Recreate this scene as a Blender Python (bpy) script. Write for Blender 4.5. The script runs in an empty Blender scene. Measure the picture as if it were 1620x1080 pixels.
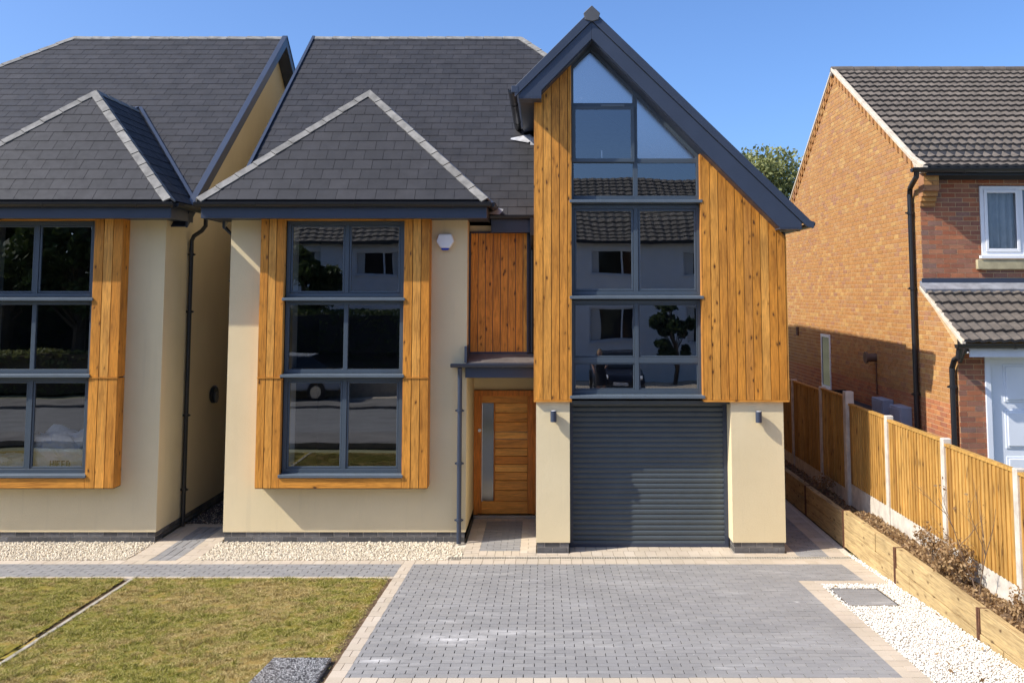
import bpy, bmesh, math, random
import numpy as np
from mathutils import Vector
random.seed(7); rng = np.random.default_rng(7)
R = math.radians
SC = bpy.context.scene
COL = SC.collection

# ------------------------------------------------------------------ camera
cam = bpy.data.objects.new("camera", bpy.data.cameras.new("camera")); COL.objects.link(cam)
cam.location = (0, -14.94, 3.786); cam.rotation_euler = (R(94.9), 0, 0)
cam.data.sensor_width = 36; cam.data.lens = 33.333
cam.data.shift_x = -0.0321; cam.data.shift_y = -0.1253
cam.data.clip_start = 0.1; cam.data.clip_end = 2000
SC.camera = cam
# ------------------------------------------------------------------ world, sun, exposure
SUN = Vector((2.8, 1.0, -2.75)).normalized()          # direction the light travels
w = bpy.data.worlds.new("World"); SC.world = w; w.use_nodes = True
nt = w.node_tree; nt.nodes.clear()
sky = nt.nodes.new("ShaderNodeTexSky"); sky.sky_type = 'NISHITA'; sky.sun_disc = False
sky.sun_elevation = math.asin(-SUN.z); sky.sun_rotation = math.atan2(-SUN.x, -SUN.y) % (2*math.pi)
sky.air_density = 1.0; sky.dust_density = 10.0; sky.ozone_density = 10.0; sky.altitude = 1800
bg = nt.nodes.new("ShaderNodeBackground"); bg.inputs[1].default_value = 0.102
wo = nt.nodes.new("ShaderNodeOutputWorld")
nt.links.new(sky.outputs[0], bg.inputs[0]); nt.links.new(bg.outputs[0], wo.inputs[0])
sl = bpy.data.lights.new("sun", 'SUN'); sl.energy = 2.65; sl.angle = R(0.53); sl.color = (1.0, 0.93, 0.82)
sun = bpy.data.objects.new("sun", sl); COL.objects.link(sun)
sun.rotation_euler = SUN.to_track_quat('-Z', 'Y').to_euler(); sun.location = (-20, -10, 20)
SC.view_settings.view_transform = 'Standard'; SC.view_settings.look = 'None'
SC.view_settings.exposure = 1.25; SC.view_settings.gamma = 1.0
SC.cycles.max_bounces = 14; SC.cycles.diffuse_bounces = 8; SC.cycles.glossy_bounces = 6; SC.cycles.transparent_max_bounces = 16

# ------------------------------------------------------------------ material helpers
class NT:
    def __init__(s, name):
        s.m = bpy.data.materials.new(name); s.m.use_nodes = True
        s.t = s.m.node_tree; s.b = s.t.nodes["Principled BSDF"]; s.out = s.t.nodes["Material Output"]
        s.tc = s.t.nodes.new("ShaderNodeTexCoord"); s.geo = s.t.nodes.new("ShaderNodeNewGeometry")
        s.obj = s.tc.outputs['Object']; s.isl = s.geo.outputs['Random Per Island']
    def link(s, a, b): s.t.links.new(a, b)
    def setin(s, inp, v):
        if isinstance(v, bpy.types.NodeSocket): s.link(v, inp)
        elif isinstance(v, (tuple, list)) and len(v) == 3 and inp.type == 'RGBA': inp.default_value = (*v, 1)
        else: inp.default_value = v
    def noise(s, scale, detail=4, rough=.55, vec=None, dist=0, out=0):
        n = s.t.nodes.new("ShaderNodeTexNoise"); n.inputs['Scale'].default_value = scale
        n.inputs['Detail'].default_value = detail; n.inputs['Roughness'].default_value = rough
        n.inputs['Distortion'].default_value = dist
        s.link(vec or s.obj, n.inputs['Vector']); return n.outputs[out]
    def voro(s, scale, vec=None, feat='F1', out='Distance'):
        n = s.t.nodes.new("ShaderNodeTexVoronoi"); n.feature = feat; n.inputs['Scale'].default_value = scale
        s.link(vec or s.obj, n.inputs['Vector']); return n.outputs[out]
    def map(s, scale=(1, 1, 1), loc=None, vec=None):
        n = s.t.nodes.new("ShaderNodeMapping"); n.inputs['Scale'].default_value = scale
        s.link(vec or s.obj, n.inputs['Vector'])
        if loc is not None: s.setin(n.inputs['Location'], loc)
        return n.outputs[0]
    def ramp(s, f, stops):
        n = s.t.nodes.new("ShaderNodeValToRGB"); s.link(f, n.inputs[0]); e = n.color_ramp.elements
        while len(e) < len(stops): e.new(.5)
        for k, (p, c) in enumerate(stops):
            e[k].position = p; e[k].color = (c, c, c, 1) if isinstance(c, (int, float)) else (*c, 1)
        return n.outputs[0]
    def mix(s, f, a, b, mode='MIX'):
        n = s.t.nodes.new("ShaderNodeMix"); n.data_type = 'RGBA'; n.blend_type = mode
        s.setin(n.inputs[0], f); s.setin(n.inputs[6], a); s.setin(n.inputs[7], b); return n.outputs[2]
    def math(s, op, a, b=0.0):
        n = s.t.nodes.new("ShaderNodeMath"); n.operation = op; s.setin(n.inputs[0], a); s.setin(n.inputs[1], b); return n.outputs[0]
    def vmath(s, op, a, b):
        n = s.t.nodes.new("ShaderNodeVectorMath"); n.operation = op; s.setin(n.inputs[0], a); s.setin(n.inputs[1], b); return n.outputs[0]
    def bump(s, h, strength=.3, dist=.01):
        n = s.t.nodes.new("ShaderNodeBump"); n.inputs['Strength'].default_value = strength
        n.inputs['Distance'].default_value = dist; s.link(h, n.inputs['Height']); s.link(n.outputs[0], s.b.inputs['Normal']); return n
    def fin(s, col=None, rough=None, metal=None, spec=None):
        if col is not None: s.setin(s.b.inputs['Base Color'], col)
        if rough is not None: s.setin(s.b.inputs['Roughness'], rough)
        if metal is not None: s.b.inputs['Metallic'].default_value = metal
        if spec is not None: s.b.inputs['Specular IOR Level'].default_value = spec
        return s.m

def simple(name, col, rough=.6, var=.12, nscale=6, bumps=None, metal=None, spec=None, island=0):
    n = NT(name); f = n.noise(nscale, 5)
    d = tuple(c*(1-var) for c in col); l = tuple(min(1, c*(1+var)) for c in col)
    c = n.ramp(f, [(.3, d), (.7, l)])
    if island:
        c = n.mix(1.0, c, n.ramp(n.isl, [(0, 1-island), (1, 1.0)]), 'MULTIPLY')
    if bumps: n.bump(n.noise(bumps[0], 4), bumps[1], bumps[2])
    return n.fin(c, rough, metal, spec)

def wood(name, cols, axis='z', rough=.55, knots=True, grain=1.0, kdark=(.10, .035, .01), kscale=11.5):
    """cols: three colours dark..light chosen per board; grain runs along the axis"""
    n = NT(name)
    sc = {'z': (1, 1, .07), 'x': (.07, 1, 1), 'y': (1, .07, 1)}[axis]
    off = n.math('MULTIPLY', n.isl, 37.0)
    cmb = n.t.nodes.new("ShaderNodeCombineXYZ"); [n.link(off, cmb.inputs[k]) for k in range(3)]
    v = n.vmath('ADD', n.obj, cmb.outputs[0])
    g = n.noise(26, 6, .6, n.map(sc, vec=v), dist=.9)
    g2 = n.noise(90, 3, .6, n.map(sc, vec=v))
    base = n.ramp(n.isl, [(0, cols[0]), (.2, cols[1]), (.45, cols[2]), (.62, cols[1]), (.8, tuple(a*.6+b*.4 for a, b in zip(cols[0], cols[2]))), (1, cols[1])])
    c = n.mix(1.0, base, n.ramp(g, [(.3, (.62, .55, .48)), (.5, (1, 1, 1)), (.72, (1.25, 1.2, 1.1))]), 'MULTIPLY')
    c = n.mix(.5*grain, c, n.mix(1.0, c, n.ramp(g2, [(.35, .6), (.6, 1.15)]), 'MULTIPLY'))
    c = n.mix(1.0, c, n.ramp(n.noise(1.3, 3, vec=v), [(.3, .8), (.7, 1.12)]), 'MULTIPLY')
    if knots:
        ks = {'z': (1, 1, .42), 'x': (.42, 1, 1), 'y': (1, .42, 1)}[axis]
        wv = n.vmath('ADD', v, n.noise(7, 2, vec=v, out=1)); kv = n.map(ks, vec=n.mix(.06, v, wv)); k = n.voro(kscale, kv); kk = n.voro(kscale, kv, out='Color')
        sel = n.math('GREATER_THAN', kk, .42)
        km = n.math('MULTIPLY', n.ramp(k, [(.09, 1), (.20, 0)]), sel)
        halo = n.math('MULTIPLY', n.ramp(k, [(.12, .6), (.36, 0)]), sel)
        c = n.mix(halo, c, tuple(x*.55 for x in cols[1]))
        c = n.mix(km, c, kdark)
    n.bump(g, .25, .004)
    return n.fin(c, rough, spec=.3)

M = {}
def render_mat():
    n = NT("cream_render")
    c = n.ramp(n.noise(.9, 5, .6), [(.3, (.68, .565, .345)), (.7, (.74, .62, .39))])
    st = n.noise(2.2, 6, .7, n.map((3, 3, .25)))
    c = n.mix(n.ramp(st, [(.55, 0), (.8, .22)]), c, (.42, .36, .25))
    n.bump(n.noise(38, 6, .8), .5, .009)
    return n.fin(c, .9, spec=.15)
M['render'] = render_mat()
M['clad'] = wood("larch_cladding", [(.36, .125, .018), (.60, .245, .032), (.70, .35, .080)], 'z')
M['cladx'] = wood("larch_cladding_across", [(.36, .125, .018), (.60, .245, .032), (.70, .35, .080)], 'x')
M['door'] = wood("oiled_hardwood", [(.64, .24, .035), (.76, .33, .06), (.84, .43, .10)], 'x', rough=.4, knots=False)
M['doorv'] = wood("oiled_hardwood_upright", [(.60, .20, .03), (.64, .22, .034), (.68, .25, .04)], 'z', rough=.4, knots=False)
M['fence'] = wood("fence_board", [(.33, .17, .04), (.46, .255, .06), (.56, .335, .095)], 'z', rough=.8, kdark=(.14, .07, .025), kscale=8)
M['sleeper'] = wood("softwood_sleeper", [(.33, .235, .11), (.42, .30, .14), (.48, .36, .18)], 'y', rough=.85, kdark=(.12, .07, .03))
def slate_mat():
    n = NT("slate")
    c = n.ramp(n.isl, [(0, (.029, .029, .032)), (.5, (.033, .0325, .0355)), (1, (.038, .037, .040))])
    c = n.mix(1.0, c, n.ramp(n.noise(3, 5, .65), [(.3, .82), (.7, 1.2)]), 'MULTIPLY')
    c = n.mix(n.ramp(n.noise(22, 5, .7), [(.55, 0), (.75, .2)]), c, (.058, .055, .052))
    n.bump(n.noise(60, 4, .6), .4, .004)
    return n.fin(c, n.ramp(n.noise(9, 3), [(.3, .55), (.7, .72)]), spec=.25)
M['slate'] = slate_mat()
M['deck'] = simple("roof_underlay", (.02, .02, .023), .9)
M['ridge'] = simple("concrete_ridge_tile", (.225, .215, .195), .85, .35, 7, (70, .5, .004), island=.2)
M['anth'] = simple("anthracite_metal", (.034, .045, .072), .42, .1, 2, (160, .05, .001))
M['anthw'] = simple("anthracite_window_frame", (.055, .075, .098), .4, .06, 2)
M['sillm'] = simple("anthracite_sill", (.10, .125, .15), .35, .08, 4)
M['black'] = simple("black_plastic", (.014, .015, .018), .35, .1, 3)
M['gdoor'] = simple("anthracite_roller_slat", (.058, .072, .080), .45, .08, 3, (400, .08, .001))
M['plinth'] = simple("blue_engineering_brick", (.15, .145, .14), .6, .25, 12, (80, .4, .003), island=.6)
M['mortar'] = simple("mortar", (.56, .40, .22), .95, .15, 20, (100, .4, .003))
M['mortar_d'] = simple("grey_mortar", (.42, .38, .32), .95, .15, 20)
M['white'] = simple("white_plastic", (.78, .79, .80), .35, .03, 3)
M['lead'] = simple("lead_sheet", (.24, .245, .26), .5, .3, 7, (12, .4, .01))
M['concrete'] = simple("concrete", (.55, .50, .42), .9, .22, 7, (60, .4, .004))
M['kerb'] = simple("kerb_concrete", (.36, .32, .25), .9, .25, 9, (60, .4, .004))
M['rust'] = simple("rusty_steel", (.11, .045, .022), .8, .4, 20)
M['chrome'] = simple("steel", (.6, .6, .6), .25, .05, 3, metal=1)
M['plaster'] = simple("darkened_room_lining", (.09, .088, .082), .9, .05, 3)  # interior darkness is put into the wall colour
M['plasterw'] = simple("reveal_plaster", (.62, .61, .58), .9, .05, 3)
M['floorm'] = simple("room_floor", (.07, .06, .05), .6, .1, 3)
M['bluelens'] = simple("blue_lens", (.02, .06, .45), .2, .05, 3)
M['stone'] = simple("stone_sill", (.38, .33, .20), .9, .2, 8)
def brick_mat(name, cols, sc=1.0):
    n = NT(name)
    c = n.ramp(n.isl, [(k/(len(cols)-1), x) for k, x in enumerate(cols)])
    c = n.mix(1.0, c, n.ramp(n.noise(7, 6, .65, dist=.4), [(.25, .82), (.75, 1.15)]), 'MULTIPLY')
    c = n.mix(1.0, c, n.ramp(n.noise(60, 4, .7), [(.3, .8), (.7, 1.15)]), 'MULTIPLY')
    n.bump(n.noise(90, 4, .7), .5, .004)
    return n.fin(c, .88, spec=.2)
M['brick_side'] = brick_mat("side_brick", [(.40, .195, .068), (.44, .225, .08), (.39, .19, .08), (.46, .245, .085), (.36, .18, .10), (.50, .30, .11), (.42, .205, .075), (.43, .22, .08)])  # yellowed tones: strong sunlight on the side wall is put into the colour
M['brick_low'] = brick_mat("red_lower_brick", [(.42, .16, .07), (.48, .20, .085), (.37, .14, .075), (.50, .22, .09), (.32, .13, .08), (.45, .18, .075)])
M['brick_front'] = brick_mat("front_brick", [(.32, .11, .06), (.42, .16, .08), (.25, .11, .075), (.38, .14, .07), (.24, .14, .11), (.46, .19, .095)])
M['pantile'] = simple("concrete_roof_tile", (.128, .106, .085), .9, .3, 5, (60, .5, .004), island=.2)
M['pantile_far'] = simple("brown_roof_tile", (.17, .15, .125), .9, .3, 5)
M['verge'] = simple("verge_mortar", (.55, .47, .36), .9, .2, 9, (40, .5, .006))
M['garage_white'] = simple("white_garage_door", (.72, .76, .82), .4, .04, 2)
def paver_mat(name, cols, stains=False):
    n = NT(name)
    c = n.ramp(n.isl, [(k/(len(cols)-1), x) for k, x in enumerate(cols)])
    c = n.mix(1.0, c, n.ramp(n.noise(1.1, 5, .6), [(.3, .88), (.7, 1.1)]), 'MULTIPLY')
    c = n.mix(1.0, c, n.ramp(n.noise(150, 3, .7), [(.3, .85), (.7, 1.15)]), 'MULTIPLY')
    if stains:   # cement dust spilt on the drive
        tot = None
        for (x, y, sx, sy, k) in [(.0-.95, -4.75, .55, .26, 1.0), (-1.62, -5.42, .28, .12, 1.0), (-.35, -4.5, .8, .15, .7), (-1.1, -4.1, .5, .1, .5), (3.0, -3.3, .05, .07, 1.3), (.6, -5.0, .7, .06, .4)]:
            v = n.vmath('SUBTRACT', n.obj, (x, y, .2)); v = n.map((1/sx, 1/sy, .01), vec=v)
            d = n.t.nodes.new("ShaderNodeVectorMath"); d.operation = 'LENGTH'; n.link(v, d.inputs[0])
            g = n.math('MULTIPLY', n.ramp(d.outputs['Value'], [(0, k), (1, 0)]), 1.0)
            tot = g if tot is None else n.math('MAXIMUM', tot, g)
        br = n.noise(5, 8, .75, n.map((.55, 1.8, 1)), dist=.6)
        msk = n.math('MULTIPLY', tot, n.ramp(br, [(.38, 0), (.60, 1)]))
        wide = n.math('MULTIPLY', n.ramp(n.noise(1.7, 7, .7, n.map((.4, 1.8, 1)), dist=.5), [(.54, 0), (.78, .4)]), 1.0)
        msk = n.math('MAXIMUM', msk, wide)
        c = n.mix(msk, c, (.62, .60, .57))
    n.bump(n.noise(120, 4, .7), .35, .003)
    return n.fin(c, .82, spec=.3)
M['pave'] = paver_mat("charcoal_block_paving", [(.235, .228, .22), (.255, .247, .235), (.245, .238, .23), (.27, .26, .245), (.25, .243, .237)], True)
M['pavec'] = paver_mat("buff_block_paving", [(.46, .385, .29), (.51, .43, .335), (.485, .41, .31), (.53, .455, .36)])
M['joint'] = simple("jointing_sand", (.195, .19, .18), .95, .2, 30)
M['jointc'] = simple("buff_jointing_sand", (.32, .27, .21), .95, .2, 30)
M['gravelw'] = simple("white_limestone_chip", (.86, .82, .73), .8, .06, 40, island=.2)
M['gravelc'] = simple("cream_limestone_chip", (.82, .72, .55), .85, .1, 40, island=.3)
M['gravbase'] = simple("gravel_bed", (.62, .55, .44), .95, .25, 60, (60, 1, .01))
M['gravdark'] = simple("grey_gravel_chip", (.13, .11, .10), .9, .2, 40, island=.5)
def soil_mat():
    n = NT("dry_soil")
    c = n.ramp(n.noise(9, 7, .7), [(.3, (.10, .062, .036)), (.55, (.19, .125, .075)), (.75, (.27, .19, .12))])
    n.bump(n.noise(16, 8, .7), 1, .05); return n.fin(c, .95, spec=.1)
M['soil'] = soil_mat()
def grass_mat(name, base=False):
    n = NT(name)
    p = n.noise(.8, 6, .65, dist=.5); q = n.noise(4.5, 5, .7, dist=.6)
    g = n.ramp(n.isl, [(0, (.09, .10, .012)), (.35, (.21, .215, .028)), (.7, (.34, .30, .07)), (1, (.55, .45, .19))])
    b = n.ramp(n.isl, [(0, (.17, .12, .03)), (.5, (.38, .29, .10)), (1, (.64, .50, .24))])
    c = n.mix(n.ramp(n.math('ADD', n.math('MULTIPLY', p, .5), n.math('MULTIPLY', q, .5)), [(.462, 0), (.56, 1)]), g, b)
    if base: c = n.mix(1.0, c, (.7, .6, .45), 'MULTIPLY')
    return n.fin(c, .8, spec=.15)
M['grass'] = grass_mat("lawn_grass"); M['thatch'] = grass_mat("lawn_thatch", True)
M['asphalt'] = simple("asphalt", (.20, .195, .185), .9, .2, 2, (80, .5, .004))
M['field'] = simple("far_grass", (.26, .25, .13), .95, .3, .1)
def leaf_mat(name, cols):
    n = NT(name); c = n.ramp(n.isl, [(k/(len(cols)-1), x) for k, x in enumerate(cols)])
    n.fin(c, .6, spec=.3)
    tr = n.t.nodes.new("ShaderNodeBsdfTranslucent"); n.link(c, tr.inputs[0])
    mx = n.t.nodes.new("ShaderNodeMixShader"); mx.inputs[0].default_value = .3
    n.link(n.b.outputs[0], mx.inputs[1]); n.link(tr.outputs[0], mx.inputs[2]); n.link(mx.outputs[0], n.out.inputs[0])
    return n.m
M['leaf'] = leaf_mat("olive_leaf", [(.14, .16, .05), (.22, .23, .08), (.30, .31, .13), (.18, .20, .065)])
M['leafd'] = leaf_mat("dark_leaf", [(.02, .04, .012), (.05, .08, .02), (.09, .12, .03), (.03, .055, .015)])
M['deadleaf'] = leaf_mat("dead_leaf", [(.18, .10, .04), (.33, .21, .10), (.45, .31, .16), (.25, .14, .06)])
M['twig'] = simple("bare_twig", (.15, .10, .065), .9, .2, 20)
M['bark'] = simple("bark", (.10, .075, .05), .95, .3, 9, (30, .8, .02))
M['farwall'] = simple("white_rendered_wall", (.85, .86, .87), .9, .06, 3)
M['skin'] = simple("skin", (.50, .28, .19), .6, .05, 5)
M['hair'] = simple("fair_hair", (.45, .30, .14), .7, .1, 20)
M['cloth'] = simple("dark_cloth", (.02, .02, .026), .9, .1, 20)
M['sack'] = simple("white_woven_sack", (.88, .88, .88), .8, .08, 9, (22, .8, .02))
def glass_mat(name, refl, rough=.0, tint=.45, warp=.25):
    n = NT(name)
    n.t.nodes.remove(n.b)
    tr = n.t.nodes.new("ShaderNodeBsdfTransparent"); tr.inputs[0].default_value = (tint, tint*1.02, tint*1.03, 1)
    gl = n.t.nodes.new("ShaderNodeBsdfGlossy"); gl.inputs['Roughness'].default_value = rough
    gl.inputs[0].default_value = (.92, .95, 1, 1)
    bp = n.t.nodes.new("ShaderNodeBump"); bp.inputs['Strength'].default_value = warp; bp.inputs['Distance'].default_value = .006
    n.link(n.noise(1.1, 1), bp.inputs['Height']); n.link(bp.outputs[0], gl.inputs['Normal'])
    fr = n.t.nodes.new("ShaderNodeFresnel"); fr.inputs[0].default_value = 1.5
    f = n.math('ADD', fr.outputs[0], refl)
    mx = n.t.nodes.new("ShaderNodeMixShader"); n.link(f, mx.inputs[0]); n.link(tr.outputs[0], mx.inputs[1]); n.link(gl.outputs[0], mx.inputs[2])
    n.link(mx.outputs[0], n.out.inputs[0]); return n.m
M['glass'] = glass_mat("window_glass", .145, tint=.90, warp=.4)
M['frost'] = glass_mat("obscure_window_glass", .42, .18, .5)
M['dglass'] = glass_mat("door_glass", .12, .12, .3)
M['cglass'] = simple("car_glass", (.01, .012, .014), .05, .1, 2)

# ------------------------------------------------------------------ object helpers
def tag(o, label=None, cat=None, group=None, kind=None):
    for k, v in (('label', label), ('category', cat), ('group', group), ('kind', kind)):
        if v: o[k] = v
    return o
def thing(name, label, cat, loc=(0, 0, 0), group=None):
    o = bpy.data.objects.new(name, None); COL.objects.link(o); o.location = loc; o.empty_display_size = .2
    return tag(o, label, cat, group)
def worldloc(o):
    v = Vector((0, 0, 0))
    while o: v += o.location; o = o.parent
    return v
class MB:
    def __init__(s): s.v = []; s.f = []; s.r = [0]
    def add(s, vs, fs):
        b = len(s.v); s.r.append(b); s.v.extend([tuple(p) for p in vs]); s.f.extend([tuple(i+b for i in f) for f in fs]); return s
    def box(s, x0, x1, y0, y1, z0, z1):
        return s.add([(x0,y0,z0),(x1,y0,z0),(x1,y1,z0),(x0,y1,z0),(x0,y0,z1),(x1,y0,z1),(x1,y1,z1),(x0,y1,z1)],
                     [(0,3,2,1),(4,5,6,7),(0,1,5,4),(1,2,6,5),(2,3,7,6),(3,0,4,7)])
    def prism(s, pts, ext):
        n = len(pts); e = Vector(ext); P = [Vector(p) for p in pts]
        return s.add(P + [p+e for p in P], [tuple(range(n))[::-1], tuple(range(n, 2*n))] + [(i, (i+1) % n, (i+1) % n+n, i+n) for i in range(n)])
    def tube(s, path, r, n=10, cap=True, rr=None):
        P = [Vector(p) for p in path]; rings = []
        b0 = len(s.v); s.r.append(b0); up = None
        for i, p in enumerate(P):
            d = (P[min(i+1, len(P)-1)] - P[max(i-1, 0)]).normalized()
            a = d.orthogonal().normalized() if up is None else (up - d*up.dot(d)).normalized()
            up = a; c = d.cross(a); q = rr[i] if rr else r
            s.v.extend([tuple(p + (a*math.cos(t)+c*math.sin(t))*q) for t in [2*math.pi*k/n for k in range(n)]])
        for i in range(len(P)-1):
            for k in range(n):
                a, b = b0+i*n+k, b0+i*n+(k+1) % n
                s.f.append((a, b, b+n, a+n))
        if cap:
            s.f.append(tuple(b0+k for k in range(n))[::-1]); s.f.append(tuple(b0+(len(P)-1)*n+k for k in range(n)))
        return s
    def split(s, name, mat, parent=None, gap=.02, **k):
        """build as one object per group of touching pieces"""
        s.r.append(len(s.v)); fr = [(a, b) for a, b in zip(s.r, s.r[1:]) if b > a]; V_ = np.array(s.v)
        bb_ = [(V_[a:b].min(0)-gap, V_[a:b].max(0)+gap) for a, b in fr]; g = list(range(len(fr)))
        for i in range(len(fr)):
            for j in range(i):
                if g[i] != g[j] and (bb_[i][0] < bb_[j][1]).all() and (bb_[j][0] < bb_[i][1]).all():
                    o, n_ = g[i], g[j]; g = [n_ if q == o else q for q in g]
        out = []
        for gi in sorted(set(g)):
            m = MB()
            for i, (a, b) in enumerate(fr):
                if g[i] == gi: m.add(s.v[a:b], [tuple(q-a for q in f) for f in s.f if a <= f[0] < b])
            out.append(m.build(name, mat, parent, **k))
        return out
    def build(s, name, mat, parent=None, bevel=0, smooth=False, seg=1):
        me = bpy.data.meshes.new(name); o = bpy.data.objects.new(name, me); COL.objects.link(o)
        off = Vector((0, 0, 0))
        if parent: o.parent = parent; off = worldloc(parent)
        me.from_pydata([(v[0]-off.x, v[1]-off.y, v[2]-off.z) for v in s.v], [], s.f)
        bm = bmesh.new(); bm.from_mesh(me); bmesh.ops.recalc_face_normals(bm, faces=bm.faces); bm.to_mesh(me); bm.free()
        me.materials.append(M[mat] if isinstance(mat, str) else mat)
        if smooth: me.polygons.foreach_set('use_smooth', [True]*len(me.polygons))
        if bevel:
            m = o.modifiers.new("bevel", 'BEVEL'); m.width = bevel; m.segments = seg; m.limit_method = 'ANGLE'
        return o
def clip(poly, cp):
    """clip 2-D polygon by a convex counter-clockwise polygon"""
    out = poly
    n = len(cp)
    for i in range(n):
        ax, ay = cp[i]; bx, by = cp[(i+1) % n]; inp = out; out = []
        if not inp: return []
        side = lambda p: (bx-ax)*(p[1]-ay)-(by-ay)*(p[0]-ax)
        for k in range(len(inp)):
            p, q = inp[k], inp[(k+1) % len(inp)]; sp, sq = side(p), side(q)
            if sp >= 0: out.append(p)
            if (sp >= 0) != (sq >= 0):
                t = sp/(sp-sq); out.append((p[0]+(q[0]-p[0])*t, p[1]+(q[1]-p[1])*t))
    return out
def area(p): return .5*sum(p[i][0]*p[(i+1) % len(p)][1]-p[(i+1) % len(p)][0]*p[i][1] for i in range(len(p)))
def tiles(mb, O, U, V, poly, w, h, gap=.008, th=.01, tilt=0, off=.5, jit=0, u0=None, v0=None, N=None, gv=None):
    """lay rectangular tiles over a convex polygon in a plane; each clipped tile is its own island"""
    O, U, V = Vector(O), Vector(U), Vector(V); N = Vector(N) if N is not None else U.cross(V).normalized()
    if area(poly) < 0: poly = poly[::-1]
    us = [p[0] for p in poly]; vs = [p[1] for p in poly]
    u0 = min(us) if u0 is None else u0; v0 = min(vs) if v0 is None else v0
    gv = gap if gv is None else gv
    k0 = math.floor((min(vs)-v0)/h-.001); r = k0
    while v0+r*h < max(vs)-1e-4:
        va = v0+r*h; vb = va+h
        ws = w if isinstance(w, (list, tuple)) else None
        u = u0 - (ws[0]*4 if ws else w) - (((r*off) % 1)*(ws[0] if ws else w)) - (random.random()*ws[-1] if ws else 0)
        while not ws and u+w < min(us): u += w
        while u < max(us):
            ww = random.choice(ws) if ws else w
            if u+ww > min(us):
                p = clip([(u+gap/2, va+gv/2), (u+ww-gap/2, va+gv/2), (u+ww-gap/2, vb-gv/2), (u+gap/2, vb-gv/2)], poly)
                if len(p) > 2 and abs(area(p)) > 2e-5:
                    j = (random.random()-.5)*jit; n = len(p)
                    top = [O+U*a+V*b+N*(th+j+tilt*(1-(b-va)/h)) for a, b in p]; bot = [O+U*a+V*b for a, b in p]
                    mb.add(top+bot, [tuple(range(n))]+[(i, i+n, (i+1) % n+n, (i+1) % n) for i in range(n)])
            u += ww
        r += 1
    return mb
def caps(mb, p0, p1, n1, n2, seg=.45, th=.022, wl=.118):
    """angled ridge or hip tiles from p0 to p1, their wings lying on the planes with normals n1 and n2"""
    p0, p1 = Vector(p0), Vector(p1); L = (p1-p0).length; n = max(1, round(L/seg)); d = (p1-p0)/n; dn = d.normalized()
    W = []
    for q in (n1, n2):
        q = Vector(q).normalized(); a = q.cross(dn).normalized()
        if a.z > 0: a = -a
        W.append((a, q))
    (A, na), (B, nb) = W; up = (na+nb).normalized()
    for i in range(n):
        a = p0+d*i+dn*.005; b = p0+d*(i+1)-dn*.005; V8 = []; k = random.uniform(0, .004)
        for q, li in ((a, .030+k), (b, .020+k)):
            base = q+up*li
            V8 += [base+A*wl, base+A*.03+na*.004, base+up*.006, base+B*.03+nb*.004, base+B*wl, base+B*wl-nb*th, base-up*th, base+A*wl-na*th]
        m = 8
        mb.add(V8, [tuple(range(m)), tuple(range(m, 2*m))[::-1]]+[(k_, (k_+1) % m, (k_+1) % m+m, k_+m) for k_ in range(m)])
    return mb
def gutter(mb, p0, p1, outdir, r=.06):
    """half-round gutter with a wall, open at the top"""
    p0, p1, o = Vector(p0), Vector(p1), Vector(outdir).normalized(); z = Vector((0, 0, 1)); prof = []
    for k in range(9):
        t = math.pi*k/8; prof.append(o*(-math.cos(t))*r - z*math.sin(t)*r)
    prof.append(o*(r+.006)+z*.004); prof.append(o*(r+.006)+z*.012); prof.append(o*(r-.008)+z*.012)
    for k in range(9):
        t = math.pi*(8-k)/8; prof.append(o*(-math.cos(t))*(r-.008) - z*math.sin(t)*(r-.008))
    n = len(prof)
    mb.add([p0+q for q in prof]+[p1+q for q in prof], [(k, (k+1) % n, (k+1) % n+n, k+n) for k in range(n)])
    for e in (p0, p1):   # stop ends
        d = (p1-p0).normalized()*.006; pr = prof[:9]
        mb.prism([e+q-d for q in pr], d*2)
    L = (p1-p0).length; n = int(L/1.2)
    for k in range(n):   # union clips
        c = p0+(p1-p0)*((k+.6)/max(n, 1)); d = (p1-p0).normalized()
        for sgn in (0,):
            pr = [q*1.12 for q in prof[:9]]; mb.prism([c+q-d*.02 for q in pr], d*.04)
    return mb
def fastmesh(name, verts, faces, mat, parent=None):
    me = bpy.data.meshes.new(name); nv, nf, k = len(verts), len(faces), faces.shape[1]
    me.vertices.add(nv); me.vertices.foreach_set('co', verts.astype(np.float32).ravel())
    me.loops.add(nf*k); me.loops.foreach_set('vertex_index', faces.astype(np.int32).ravel())
    me.polygons.add(nf); me.polygons.foreach_set('loop_start', np.arange(0, nf*k, k, dtype=np.int32))
    me.update(calc_edges=True); me.validate()
    me.materials.append(M[mat]); o = bpy.data.objects.new(name, me); COL.objects.link(o)
    if parent: o.parent = parent
    return o
SL = .055
def gz(Y):
    Y = np.asarray(Y, dtype=float)
    return np.where(Y > -.75, 0.0, np.where(Y > -7.5, SL*(-.75-Y), SL*6.75))
def gzf(Y): return float(gz(Y))
GU, GV, GO = (1, 0, 0), (0, 1, -SL), (0, -.75, 0)      # sloping forecourt plane, v = Y + .75
GN = Vector((0, SL, 1)).normalized()
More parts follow.
